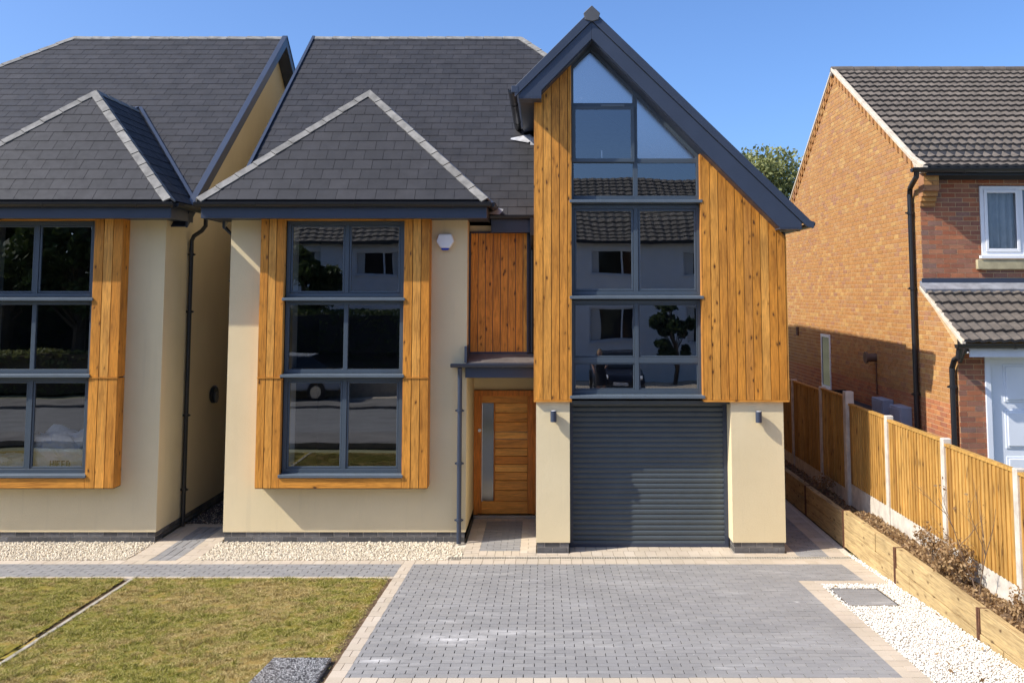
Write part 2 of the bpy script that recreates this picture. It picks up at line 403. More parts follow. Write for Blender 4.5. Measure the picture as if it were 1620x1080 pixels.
def stones(name, rects, size, dens, mat, flat=.6, zoff=0, label=None):
    P = []
    for (x0, x1, y0, y1) in rects:
        n = int((x1-x0)*(y1-y0)*dens); x = rng.uniform(x0, x1, n); y = rng.uniform(y0, y1, n)
        P.append(np.stack([x, y, gz(y)+zoff+rng.uniform(-.3, .5, n)*size], 1))
    P = np.concatenate(P); n = len(P)
    base = np.array([(1,0,0),(-1,0,0),(0,1,0),(0,-1,0),(0,0,1),(0,0,-1)], float)
    v = base[None]*(1+rng.uniform(-.35, .35, (n, 6, 1)))
    v += rng.normal(0, .18, (n, 6, 3))
    sc = size*.5*rng.uniform(.6, 1.35, (n, 1, 1))*np.stack([np.ones(n), rng.uniform(.6, 1, n), np.full(n, flat)], 1)[:, None, :]
    v = v*sc; a = rng.uniform(0, 2*np.pi, n); b = rng.normal(0, .4, n)
    ca, sa, cb, sb = np.cos(a)[:, None], np.sin(a)[:, None], np.cos(b)[:, None], np.sin(b)[:, None]
    y = v[..., 1]*cb-v[..., 2]*sb; z = v[..., 1]*sb+v[..., 2]*cb; x = v[..., 0]
    v = np.stack([x*ca-y*sa, x*sa+y*ca, z], 2)+P[:, None, :]
    F = np.array([(0,2,4),(2,1,4),(1,3,4),(3,0,4),(2,0,5),(1,2,5),(3,1,5),(0,3,5)])
    f = (F[None]+(np.arange(n)*6)[:, None, None]).reshape(-1, 3)
    o = fastmesh(name, v.reshape(-1, 3), f, mat); return tag(o, label, 'gravel', kind='stuff')

# ================================================================== GROUND
prof = [(-260, gzf(-8)), (-7.5, gzf(-8)), (-.75, 0), (300, 0)]
mb = MB()
for (ya, za), (yb, zb) in zip(prof, prof[1:]):
    mb.add([(-300, ya, za-.075), (300, ya, za-.075), (300, yb, zb-.075), (-300, yb, zb-.075)], [(0, 1, 2, 3)])
tag(mb.build("ground", 'field'), kind='structure')
mb = MB().box(-200, 200, -14.5, -8.9, gzf(-8)-.06, gzf(-8)-.02); tag(mb.build("road", 'asphalt'), kind='structure')
mb = MB().box(-200, 200, -8.9, -7.3, gzf(-8)-.06, gzf(-8)+.06)
mb.box(-200, 200, -16.4, -14.5, gzf(-8)-.06, gzf(-8)+.06); tag(mb.build("pavement", simple("worn_pavement", (.19, .175, .155), .9, .35, 1.5)), kind='structure')
mb = MB().box(-9, 12, -24.0, -16.4, gzf(-8)-.06, gzf(-8)+.0); tag(mb.build("opposite_forecourt", 'pavec'), kind='structure')

def slab(mb, x0, x1, y0, y1, z=-.03):    # bedding under a paved zone (yb<=-.75 slopes)
    ys = sorted({y0, y1} | ({-.75} if y0 < -.75 < y1 else set()))
    for a, b in zip(ys, ys[1:]):
        mb.add([(x0, a, gzf(a)+z), (x1, a, gzf(a)+z), (x1, b, gzf(b)+z), (x0, b, gzf(b)+z)], [(0, 1, 2, 3)])
def pave(mb, rects, w, h, **k):
    for (x0, x1, y0, y1) in rects:
        if y1 <= -.75:
            tiles(mb, (0, -.75, -.03), GU, GV, [(x0, y0+.75), (x1, y0+.75), (x1, y1+.75), (x0, y1+.75)], w, h, th=.03, N=GN, **k)
        elif y0 >= -.75:
            tiles(mb, (0, -.75, -.03), GU, (0, 1, 0), [(x0, y0+.75), (x1, y0+.75), (x1, y1+.75), (x0, y1+.75)], w, h, th=.03, N=(0, 0, 1), **k)
        else:
            pave(mb, [(x0, x1, y0, -.75), (x0, x1, -.75, y1)], w, h, **k)
dark = [(-1.84, 3.29, -5.9, -1.31), (3.29, 4.15, -2.25, -1.31)]
path = [(-14, -2.0, -2.03, -1.31)]
bm_ = MB()
for r in dark+path+[(-.97, -.37, -.5, 1.35), (3.68, 4.12, -.9, 11)]+[(-5.65, -5.26, -1.07, .95)]: slab(bm_, *r)
slab(bm_, 3.57, 4.16, -3.47, -2.68, -.012)
tag(bm_.build("paving_bed", 'joint'), kind='structure')
mb = MB(); pave(mb, dark, .2, .1, gap=.009, gv=.004, jit=.003, u0=-2.0)
pave(mb, [(-14, -2.0, -2.03, -1.31)], .2, .103, gap=.009, gv=.004, jit=.003)
pave(mb, [(-.97, -.37, -.5, 1.35), (3.68, 4.12, -.9, 11)], .2, .1, gap=.007, jit=.003)
pave(mb, [(-5.65, -5.26, -1.07, .95)], .13, .42, gap=.012, jit=.003)
tag(mb.build("driveway_paving", 'pave'), kind='structure')
# buff border courses
bord = [(-14, 4.42, -1.31, -1.07, .158, .24), (-2.0, -1.84, -5.9, -1.31, .16, .2), (3.29, 3.52, -5.9, -2.42, .23, .158), (3.29, 4.42, -2.42, -2.25, .2, .17),
        (4.15, 4.42, -2.25, -1.31, .27, .158), (-2.0, 3.52, -6.12, -5.9, .158, .22), (-14, -2.0, -2.14, -2.03, .2, .11),
        (-1.2, 4.42, -.865, -.75, .158, .115), (-1.2, 4.42, -1.07, -.975, .158, .1),
        (-1.2, -.97, -.75, 1.6, .23, .12), (-.37, -.13, -.75, 1.6, .24, .12), (-.97, -.37, -.75, -.5, .12, .25), (-.97, -.37, 1.35, 1.6, .12, .25),
        (.37, 2.77, -.75, -.2, .158, .24), (-.13, .37, -.75, -.63, .158, .12), (2.77, 3.56, -.75, -.63, .158, .12),
        (3.56, 3.68, -.75, 11, .12, .2), (4.12, 4.38, -.75, 11, .26, .2),
        (-5.97, -5.65, -1.07, 1.15, .32, .16), (-5.26, -4.99, -1.07, .95, .27, .16), (-5.65, -4.99, .95, 1.15, .16, .2)]
bb = MB(); mb = MB()
for (x0, x1, y0, y1, tw, thh) in bord:
    slab(bb, x0, x1, y0, y1, -.028); pave(mb, [(x0, x1, y0, y1)], tw, thh, gap=.006, jit=.003)
tag(bb.build("border_bed", 'jointc'), kind='structure'); tag(mb.build("paving_border", 'pavec'), kind='structure')
# linear drain
dr = thing("drain_channel", "narrow slotted drain channel running across the front of the garage and porch", "drain", (1.5, -.92, 0))
mb = MB(); slab(mb, -1.35, 4.40, -.972, -.868, -.02); mb.build("channel", 'black', dr)
mb = MB()
x = -1.35
while x < 4.4:
    mb.box(x, x+.016, -.965, -.875, gzf(-.92)-.02, gzf(-.92)+.002); x += .036
mb.box(-1.35, 4.4, -.972, -.960, gzf(-.92)-.02, gzf(-.92)+.004).box(-1.35, 4.4, -.880, -.868, gzf(-.92)-.02, gzf(-.92)+.004)
mb.build("grating", 'kerb', dr)
# gravel
mb = MB()
for r in [(-14, -5.98, -1.07, .0), (-5.0, -1.2, -1.07, .0), (3.52, 4.5, -6.4, -2.42), (4.42, 4.5, -2.42, -.75), (-5.98, -4.95, 1.15, 10), (4.38, 4.5, -.75, 10)]: slab(mb, *r, z=-.02)
tag(mb.build("gravel_bed", 'gravbase'), kind='structure')
stones("cream_gravel", [(-9.2, -5.99, -1.06, -.01), (-4.98, -1.38, -1.06, -.01), (-1.38, -1.2, -.85, -.3)], .030, 3400, 'gravelc', zoff=-.006, label="cream gravel along the foot of the rendered walls")
stones("white_gravel", [(3.53, 4.49, -6.4, -3.48), (3.53, 3.58, -3.48, -2.68), (4.17, 4.49, -3.48, -2.68), (3.53, 4.49, -2.68, -2.43), (4.425, 4.495, -2.43, -.75)], .024, 4600, 'gravelw', zoff=-.004, label="bright white gravel between driveway and sleeper wall")
stones("grey_gravel", [(-5.96, -4.97, 1.15, 7)], .03, 1500, 'gravdark', label="dark gravel in the shaded gap between the two rendered houses")
stones("drive_grit", [(-1.8, 3.2, -5.9, -1.2), (-9, -2, -1.9, -1.1)], .007, 9, 'gravelw', zoff=.004, label="stray pale grit on the paving")
# recessed inspection cover with paving inset
mc = thing("inspection_cover", "square block-paved inspection cover set in the white gravel", "manhole cover", (3.86, -3.07, gzf(-3.07)))
mb = MB(); tiles(mb, (0, -.75, -.012), GU, GV, [(3.58, -2.71), (4.15, -2.71), (4.15, -1.94), (3.58, -1.94)], .2, .1, th=.014, N=GN, gap=.006, jit=.002); mb.build("inset", 'pave', mc)
mb = MB()
for (a, b, c, d) in [(3.56, 3.572, -3.48, -2.67), (4.158, 4.17, -3.48, -2.67), (3.572, 4.158, -3.48, -3.468), (3.572, 4.158, -2.682, -2.67)]:
    mb.prism([(a, c, gzf(c)-.02), (b, c, gzf(c)-.02), (b, d, gzf(d)-.02), (a, d, gzf(d)-.02)], (0, 0, .028))
mb.build("frame", 'chrome', mc)
# lawn
mb = MB()
for (x0, x1) in [(-14, -5.50), (-5.37, -2.0)]:
    nx, ny = 60, 40; vs = []; fs = []
    for j in range(ny+1):
        for i in range(nx+1):
            X = x0+(x1-x0)*i/nx; Y = -6.6+(4.44)*j/ny; e = .03 if X > -2.08 else 0
            vs.append((X + (Y+2.2)*-.055*(1 if abs(x0+5.37) < .2 and i == 0 else 0) + (Y+2.2)*-.055*(1 if abs(x1+5.50) < .2 and i == nx else 0), Y, gzf(Y)+.0-e+random.uniform(-.004, .006)))
    for j in range(ny):
        for i in range(nx): a = j*(nx+1)+i; fs.append((a, a+1, a+nx+2, a+nx+1))
    mb.add(vs, fs)
tag(mb.build("lawn", 'thatch', smooth=True), kind='structure')
def blades(n, x0, x1, y0, y1):
    x = rng.uniform(x0, x1, n); y = rng.uniform(y0, y1, n)
    ex = -5.415-.055*(y+2.2)*1.0
    keep = ((x < ex-.05-.05*rng.random(n)) | (x > ex+.04)) & (x < -2.02-.05*rng.random(n)); 
    # thin, worn strip beside the drive edging
    keep &= ~((x > -2.22) & (rng.random(n) < .6)); keep &= ~((x < ex) & (x > ex-.14) & (rng.random(n) < .6))
    keep &= ~((x > -2.72) & (x < -2.0) & (y < -5.44) & (rng.random(n) < 1) & (x > -2.66) & (x < -2.05))
    x, y = x[keep], y[keep]; n = len(x); G_ = rng.random((140, 180)); gi, gj = (y-y0)/.055, (x-x0)/.055; G_ = (G_+np.roll(G_, 1, 0)+np.roll(G_, 1, 1)+np.roll(G_, (1, 1), (0, 1)))/4
    cl_ = G_[np.clip(gi.astype(int), 0, 139), np.clip(gj.astype(int), 0, 179)]; h = rng.uniform(.008, .026, n)*np.clip(.35+(cl_-.3)*2.6, .3, 2.0); a = rng.uniform(0, 2*np.pi, n); wd = rng.uniform(.002, .0045, n)
    lx, ly = rng.normal(0, .024, n), rng.normal(0, .024, n); z = gz(y)
    p0 = np.stack([x-np.cos(a)*wd, y-np.sin(a)*wd, z], 1); p1 = np.stack([x+np.cos(a)*wd, y+np.sin(a)*wd, z], 1)
    p2 = np.stack([x+lx, y+ly, z+h], 1)
    v = np.stack([p0, p1, p2], 1).reshape(-1, 3); f = np.arange(3*n).reshape(-1, 3); return v, f
v, f = blades(520000, -9.2, -2.0, -6.5, -2.125)
tag(fastmesh("grass", v, f, 'grass'), "short dry lawn grass in patches of green and straw", "grass", kind='stuff')
# concrete edging dividing the lawns
ed = MB()
for i in range(8):
    ya = -6.6+i*.57; yb = ya+.56; xa = -5.40-.055*(ya+2.2)*1.0; xb = -5.40-.055*(yb+2.2)
    ed.prism([(xa-.02, ya, gzf(ya)-.05), (xa+.035, ya, gzf(ya)-.05), (xb+.035, yb, gzf(yb)-.05), (xb-.02, yb, gzf(yb)-.05)], (0, 0, .06))
tag(ed.build("lawn_edging", 'kerb', bevel=.006), "thin pale concrete edging strip dividing the lawn", "edging")
so = MB().prism([(-5.70+.24, -6.6, gzf(-6.6)-.04), (-5.24+.24, -6.6, gzf(-6.6)-.04), (-5.24, -2.16, gzf(-2.16)-.04), (-5.70, -2.16, gzf(-2.16)-.04)], (0, 0, .022))
tag(so.build("soil_gap", 'soil'), kind='structure')
mb = MB().prism([(-2.12, -6.5, gzf(-6.5)-.02), (-2.0, -6.5, gzf(-6.5)-.02), (-2.0, -2.14, gzf(-2.14)-.02), (-2.05, -2.14, gzf(-2.14)-.02)], (0, 0, .016))
tag(mb.build("soil_margin", 'soil'), kind='structure')
# black slab on the lawn; its wet glints are painted as white specks
def glint_slab():
    n = NT("glint_specked_slab")
    f = n.voro(85); s2 = n.noise(30, 4, .7)
    msk = n.math('MULTIPLY', n.ramp(f, [(.32, 1), (.46, 0)]), n.ramp(s2, [(.40, 0), (.48, 1)]))
    c = n.mix(msk, (.022, .023, .026), (.85, .85, .83)); n.bump(n.noise(70), .3, .004)
    return n.fin(c, .35)
M['glint_slab'] = glint_slab()
mb = MB().prism([(-2.66, -6.35, gzf(-6.3)-.02), (-2.05, -6.35, gzf(-6.3)-.02), (-2.06, -5.46, gzf(-5.5)-.02), (-2.62, -5.46, gzf(-5.5)-.02)], (0, 0, .062))
tag(mb.build("stone_slab", 'glint_slab', bevel=.012, seg=2), "black stone slab with glints painted as white specks at the edge of the lawn", "stone slab")

# ================================================================== HOUSES
def hole_wall(mb, x0, x1, y0, y1, z0, z1, hx0, hx1, hz0, hz1):
    mb.box(x0, hx0, y0, y1, z0, z1).box(hx1, x1, y0, y1, z0, z1)
    if hz0 > z0: mb.box(hx0, hx1, y0, y1, z0, hz0)
    if hz1 < z1: mb.box(hx0, hx1, y0, y1, hz1, z1)
def bricks_front(mb, x0, x1, y, z0, z1, **k):   # wall facing the street
    tiles(mb, (0, y, 0), (1, 0, 0), (0, 0, 1), [(x0, z0), (x1, z0), (x1, z1), (x0, z1)], .225, .075, gap=.01, th=.004, N=(0, -1, 0), v0=k.get('v0', 0), u0=k.get('u0', x0))
def bricks_side(mb, x, y0, y1, z0, z1, nx):
    tiles(mb, (x, 0, 0), (0, 1, 0), (0, 0, 1), [(y0, z0), (y1, z0), (y1, z1), (y0, z1)], .225, .075, gap=.01, th=.004, N=(nx, 0, 0), v0=0, u0=y0)
def slope_roof(slates, deck, P, O, U, V, gauge=.235, w=.30, th=.008):
    """P: world points of a planar roof face; slates go on top, a deck slab below"""
    O = Vector(O); U = Vector(U).normalized(); V = Vector(V).normalized(); N = U.cross(V).normalized()
    if N.z < 0: N = -N
    uv = [((Vector(p)-O).dot(U), (Vector(p)-O).dot(V)) for p in P]
    tiles(slates, O, U, V, uv, w, gauge, gap=.0055, th=th-.004, tilt=.007, off=.5, jit=.003, N=N, gv=0, v0=0, u0=uv[0][0])
    if deck is not None: deck.prism([Vector(p)-N*.004 for p in P], -N*.10)
def window(root, name, y, x0, x1, z0, z1, cols, transoms=(), fr=.06, sash=.035, sill=True, glass='glass', sillx=.03, sd=.10, top=None):
    """one window: frame, mullions and sashes in one mesh, the panes and the sill under it"""
    mb = MB(); pn = MB(); d = .06
    mb.box(x0, x0+fr, y, y+d, z0, z1).box(x1-fr, x1, y, y+d, z0, z1)
    mb.box(x0+fr, x1-fr, y, y+d, z0, z0+fr).box(x0+fr, x1-fr, y, y+d, z1-fr, z1)
    xs = [x0+fr]+sum([[c-fr*.55, c+fr*.55] for c in cols], [])+[x1-fr]
    for c in cols: mb.box(c-fr*.55, c+fr*.55, y+.001, y+d-.001, z0+fr, z1-fr)
    zs = [z0+fr]+sum([[t-.045, t+.045] for t in transoms], [])+[z1-fr]
    for i in range(0, len(xs), 2):
        a, b = xs[i], xs[i+1]
        for t in transoms: mb.box(a, b, y+.002, y+d-.002, t-.045, t+.045)
        for j in range(0, len(zs), 2):
            c, e = zs[j], zs[j+1]; s = sash
            if s:
                q = y+.012
                mb.box(a+.004, a+s, q, y+d-.01, c+.004, e-.004).box(b-s, b-.004, q, y+d-.01, c+.004, e-.004)
                mb.box(a+s, b-s, q, y+d-.01, c+.004, c+s).box(a+s, b-s, q, y+d-.01, e-s, e-.004)
            pn.add([(a+s-.002, y+.03, c+s-.002), (b-s+.002, y+.03, c+s-.002), (b-s+.002, y+.03, e-s+.002), (a+s-.002, y+.03, e-s+.002)], [(0, 1, 2, 3)])
    f = mb.build(name, 'anthw', root, bevel=.003)
    pn.build("pane", glass, f)
    if sill:
        MB().prism([(x0-sillx, y-sd, z0-.055), (x0-sillx, y-sd, z0-.012), (x0-sillx, y+.03, z0-.001), (x0-sillx, y+.03, z0-.055)], (x1-x0+2*sillx, 0, 0)).build("sill", 'sillm', f, bevel=.003)
    return f
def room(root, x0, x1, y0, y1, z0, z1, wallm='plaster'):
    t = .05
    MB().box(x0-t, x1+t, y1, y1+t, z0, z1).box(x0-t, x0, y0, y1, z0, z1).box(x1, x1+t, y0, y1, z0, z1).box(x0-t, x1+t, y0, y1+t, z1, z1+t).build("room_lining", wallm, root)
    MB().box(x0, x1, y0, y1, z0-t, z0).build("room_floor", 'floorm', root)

def downpipe(root, path, r=.034, clips=(), mat='black', name="downpipe"):
    mb = MB().tube(path, r, 12)
    x, y = path[-1][0], path[-1][1]
    for z in clips: mb.tube([(x, y, z-.02), (x, y, z+.02)], r*1.35, 12); mb.box(x-r*1.9, x+r*1.9, y-.012, y+.012, z-.012, z+.012)
    return mb.build(name, mat, root, smooth=False)

def bay(root, wl, wr, bl, br, gl, gr_, cx, el, er, ax, depth=11):
    """two-storey rendered bay: wall, plinth, timber surround, three stacked windows, hipped slate roof"""
    wl_, wr_ = wl, wr
    # windows
    zs = [(3.745, 4.925), (2.575, 3.685), (1.07, 2.515)]
    for k, (a, b) in enumerate(zs): window(root, "bay_window", -.15, gl, gr_, a, b, [cx], sash=(.0 if k == 1 else .032), sd=.125)
    # surround boards
    sb = MB()
    for (za, zb) in ((.86, 2.505), (2.525, 5.0)):
        for (a, b) in ((bl, gl-.012), (gr_+.012, br)):
            tiles(sb, (0, -.225, 0), (1, 0, 0), (0, 0, 1), [(a, za), (b, za), (b, zb), (a, zb)], (b-a)/3+1e-6, 20, gap=.010, th=.024, N=(0, -1, 0), u0=a, v0=za-.1, jit=.004)
            # reveal board facing the window and outer return
        for (xf, nx, ya, yb) in ((br, 1, -.246, -.002), (bl, -1, -.246, -.002), (gl-.012, 1, -.246, -.155), (gr_+.012, -1, -.246, -.155)):
            tiles(sb, (xf-nx*.02, 0, 0), (0, 1, 0), (0, 0, 1), [(ya, za), (yb, za), (yb, zb), (ya, zb)], .125, 20, gap=.003, th=.022, N=(nx, 0, 0), u0=ya, v0=za-.1)
    sb.split("timber_surround", 'clad', root)
    hb = MB().box(gl-.01, gr_+.01, -.249, -.225, .86, 1.005).box(gl-.01, gr_+.01, -.225, -.155, .985, 1.005).box(gl-.01, gr_+.01, -.249, -.155, 4.93, 4.995)
    hb.split("timber_apron", 'cladx', root)
    ln = MB().box(bl-.006, gl-.03, -.262, -.2, 2.508, 2.522).box(gr_+.03, br+.006, -.262, -.2, 2.508, 2.522)
    ln.split("joint_flashing", 'cladx', root)
    core = MB()
    core.box(bl+.022, gl-.034, -.224, -.001, .86, 5.0).box(gr_+.034, br-.022, -.224, -.001, .86, 5.0).box(gl-.034, gr_+.034, -.224, -.16, .862, .984)
    core.box(bl+.003, br-.003, -.24, -.001, .848, .86)
    core.split("surround_batten", 'deck', root)
    # plinth
    pl = MB().box(wl_+.02, wr_-.02, .02, .3, -.1, .149); pl.build("plinth_core", 'mortar_d', root)
    pb = MB(); bricks_front(pb, wl_+.016, wr_-.016, .02, 0, .149); bricks_side(pb, wr_-.02, .02, 7, 0, .149, 1); bricks_side(pb, wl_+.02, .02, 1, 0, .149, -1)
    pb.build("brick_plinth", 'plinth', root)
    # roof
    A = Vector((ax, 1.23, 7.28)); ez = 5.215; ey = -.62; yb = .38; ry = 2.95
    FL, FR = Vector((el, ey, ez)), Vector((er, ey, ez)); BL, BR = Vector((el, yb, ez)), Vector((er, yb, ez)); B = Vector((ax, ry, 7.28))
    sm, dm = MB(), MB()
    slope_roof(sm, dm, [FL, FR, A], FL, (1, 0, 0), A-Vector((A.x, ey, ez)))
    slope_roof(sm, dm, [FR, BR, B, A], FR, (0, 1, 0), A-Vector((er, A.y, ez)))
    slope_roof(sm, dm, [BL, FL, A, B], BL, (0, -1, 0), A-Vector((el, A.y, ez)))
    rf = sm.build("bay_roof", 'slate', root); dm.build("roof_deck", 'deck', rf)
    va = MB()
    for (P_, sg) in ((BR, -1), (BL, 1)):
        q0 = Vector((P_.x, .39, 5.235)); q1 = Vector((ax, 2.97, 7.33)); va.prism([q0+Vector((-sg*.0, 0, 0)), q0+Vector((-sg*.05, .02, .008)), q1+Vector((-sg*.05, .02, .008)), q1], (0, -.02, .03))
    va.build("valley_trim", 'anth', rf)
    hp = MB(); dn = Vector((0, -1, -1))
    nf = Vector((0, -(A.z-ez), A.y-ey)); nl = Vector((-(A.z-ez), 0, A.x-el)); nr = Vector((A.z-ez, 0, er-A.x))
    caps(hp, FL, A, nf, nl, .36)
    caps(hp, FR, A, nf, nr, .36)
    caps(hp, A, B, nl, nr, .42)
    hp.build("hip_tiles", 'ridge', rf)
    # fascia, soffit, gutter
    fx0, fx1 = el+.04, er-.01
    fa = MB().box(fx0, fx1, -.55, -.525, 4.94, 5.16).box(fx0, fx0+.025, -.525, .38, 4.94, 5.16).box(fx1-.025, fx1, -.525, .38, 4.94, 5.16)
    fa.build("fascia", 'anth', root, bevel=.004)
    so = MB().box(fx0+.025, fx1-.025, -.525, .38, 4.952, 4.972); so.build("soffit", 'anth', root)
    gu = MB(); gutter(gu, (fx0-.07, -.615, 5.165), (fx1+.07, -.615, 5.165), (0, -1, 0)); gutter(gu, (fx0-.065, -.55, 5.165), (fx0-.065, .75, 5.165), (-1, 0, 0)); gutter(gu, (fx1+.065, -.55, 5.165), (fx1+.065, .55, 5.165), (1, 0, 0))
    gu.build("gutter", 'black', root)
def yz_gable(mb, x0, x1, pts): mb.prism([(x0, y, z) for y, z in pts], (x1-x0, 0, 0))

RY, RZ, EY, EZ = 5.61, 9.43, .17, 5.045      # main ridge and eave of the two rendered houses
def front_plane(sm, dm, xl, xr, ridge_l, ridge_r):
    P = [(xl, EY, EZ), (xr, EY, EZ), (ridge_r, RY, RZ), (ridge_l, RY, RZ)]
    slope_roof(sm, dm, P, (xl, EY, EZ), (1, 0, 0), (0, RY-EY, RZ-EZ))

# ---------------------------------------------------------------- the main house
H = thing("detached_house", "cream rendered centre house with tall timber clad gable over a grey roller garage door", "house", (-.7, 2, 0))
wm = MB()
hole_wall(wm, -4.95, -1.22, 0, .3, .15, 4.96, -4.03, -2.185, 1.0, 4.93)
wm.box(-4.95, -4.65, .3, 10.7, .15, 5.0); yz_gable(wm, -4.94, -4.66, [(.3, 5.0), (10.7, 5.0), (5.61, 9.25)])
wm.box(-1.52, -1.22, .3, 1.9, .15, 2.9).box(-1.5, -1.225, .3, .45, 2.9, 4.96)
wm.box(-1.22, -.13, 1.62, 1.9, 2.14, 2.9).box(-1.22, -.13, .46, .6, 2.9, 4.9)
wm.box(-.13, .37, -.62, 1.9, .15, 2.21).box(2.77, 3.55, -.62, .3, .15, 2.21).box(3.25, 3.55, .3, 11, .15, 5.0)
wm.box(-4.95, 3.55, 10.7, 11, .15, 5.0)
wm.build("rendered_wall", 'render', H)
# reveal lining inside bay window
MB().box(-4.06, -4.031, .0, .6, 1.0, 4.93).box(-2.184, -2.155, .0, .6, 1.0, 4.93).split("window_reveal", 'plasterw', H)
pb = MB(); pc = MB()
for (a, b) in ((-.13, .37), (2.77, 3.55)):
    pc.box(a+.02, b-.02, -.60, .2, -.1, .149); bricks_front(pb, a+.016, b-.016, -.60, 0, .149)
    bricks_side(pb, a+.02, -.60, -.2, 0, .149, -1); bricks_side(pb, b-.02, -.60, 1, 0, .149, 1)
pc.box(-1.52, -1.24, .3, 1.9, -.1, .149); bricks_side(pb, -1.24, .02, 1.6, 0, .149, 1)
pc.box(3.27, 3.53, .2, 11, -.1, .149)
pc.split("pier_plinth_core", 'mortar_d', H); pb.split("pier_plinth", 'plinth', H)
bay(H, -4.95, -1.22, -4.405, -1.785, -4.025, -2.19, -3.085, -5.28, -.875, -3.03)
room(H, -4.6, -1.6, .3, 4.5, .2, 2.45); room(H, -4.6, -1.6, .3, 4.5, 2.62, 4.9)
# main roof
sm, dm = MB(), MB()
front_plane(sm, dm, -5.10, 3.83, -5.10, -.52)
slope_roof(sm, dm, [(3.83, EY, EZ), (3.83, 2*RY-EY, EZ), (-.52, RY, RZ)], (3.83, EY, EZ), (0, 1, 0), (-4.35, 0, RZ-EZ), gauge=.3)
slope_roof(sm, dm, [(3.83, 2*RY-EY, EZ), (-5.10, 2*RY-EY, EZ), (-5.10, RY, RZ), (-.52, RY, RZ)], (3.83, 2*RY-EY, EZ), (-1, 0, 0), (0, EY-RY, RZ-EZ), gauge=.3)
mr = sm.build("main_roof", 'slate', H); dm.build("roof_deck", 'deck', mr)
rp = MB(); caps(rp, (-5.10, RY, RZ), (-.52, RY, RZ), (0, -.8, 1), (0, .8, 1), .42); caps(rp, (3.83, EY, EZ), (-.52, RY, RZ), (0, -.806, 1), (1.007, 0, 1), .42)
rp.build("ridge_tiles", 'ridge', mr)
vg = MB()
for s_ in (1,):
    vg.prism([(-5.14, EY-.02, EZ-.22), (-5.14, EY-.02, EZ+.03), (-5.14, RY, RZ+.035), (-5.14, RY, RZ-.22)], (.035, 0, 0))
    vg.prism([(-5.14, 2*RY-EY, EZ-.22), (-5.14, 2*RY-EY, EZ+.03), (-5.14, RY, RZ+.035), (-5.14, RY, RZ-.22)], (.035, 0, 0))
    vg.prism([(-5.14, EY-.02, EZ+.018), (-5.14, EY-.02, EZ+.05), (-5.14, RY, RZ+.05), (-5.14, RY, RZ+.018)], (.055, 0, 0))
vg.build("verge_trim", 'anth', mr)
# eave over the porch
MB().box(-.86, -.13, .185, .21, 4.77, 5.0).box(-.88, -.13, .21, .42, 4.775, 4.79).build("porch_fascia", 'anth', H, bevel=.003)
gu = MB(); gutter(gu, (-.875, .135, 5.03), (-.135, .135, 5.03), (0, -1, 0), .05); gu.build("porch_eave_gutter", 'black', H)
MB().box(-.235, -.165, .06, .14, 4.72, 5.0).tube([(-.2, .12, 4.75), (-.2, .22, 4.6), (-.2, .36, 4.5), (-.2, .36, 2.86)], .03, 10).build("rainwater_hopper", 'black', H)
MB().prism([(-.95, .02, 5.05), (-.72, .02, 5.04), (-.66, .08, 5.12), (-.86, .2, 5.16)], (0, .02, .02)).build("valley_flashing", 'lead', H, bevel=.004)
# upper timber panel above the porch
tb = MB(); tiles(tb, (0, .42, 0), (1, 0, 0), (0, 0, 1), [(-1.2, 2.86), (-.29, 2.86), (-.29, 4.77), (-1.2, 4.77)], .121, 20, gap=.009, th=.022, N=(0, -1, 0), v0=2.8, jit=.004)
tb.build("porch_cladding", wood("reddish_cladding", [(.56, .19, .025), (.70, .27, .038), (.78, .35, .06)], 'z'), H)  # tones redder and brighter than the gable boards
MB().box(-1.22, -.13, .42, .46, 2.86, 4.8).box(-1.219, -.29, .375, .42, 2.845, 2.87).build("panel_backing", 'anth', H)
MB().box(-1.2195, -1.2, .34, .42, 2.86, 4.77).box(-.29, -.265, .34, .42, 2.86, 4.77).build("panel_trim", 'anth', H)
# canopy
MB().prism([(-1.225, -.07, 2.70), (-1.225, -.07, 2.735), (-1.225, .42, 2.855), (-1.225, .42, 2.70)], (1.095, 0, 0)).build("canopy_roof", simple("weathered_canopy_lead", (.10, .092, .088), .6, .3, 6), H)
MB().box(-1.235, -.13, -.09, -.065, 2.50, 2.72).box(-1.22, -.13, -.065, 1.62, 2.50, 2.52).build("canopy_fascia", 'anth', H, bevel=.003)
MB().prism([(-1.25, -.075, 2.74), (-1.25, -.075, 2.98), (-1.25, .4, 3.0), (-1.25, .4, 2.86)], (.034, 0, 0)).box(-1.25, -1.21, -.085, -.001, 2.73, 2.97).build("canopy_upstand", 'anth', H)
gu = MB(); gutter(gu, (-1.45, -.15, 2.715), (-.14, -.15, 2.715), (0, -1, 0), .055); gu.box(-1.42, -1.24, -.09, -.002, 2.66, 2.70); gu.build("canopy_gutter", 'anth', H)
downpipe(H, [(-1.315, -.13, 2.66), (-1.315, -.09, 2.5), (-1.315, -.085, 0.0)], .036, (2.0, 1.2, .35), mat='anth')
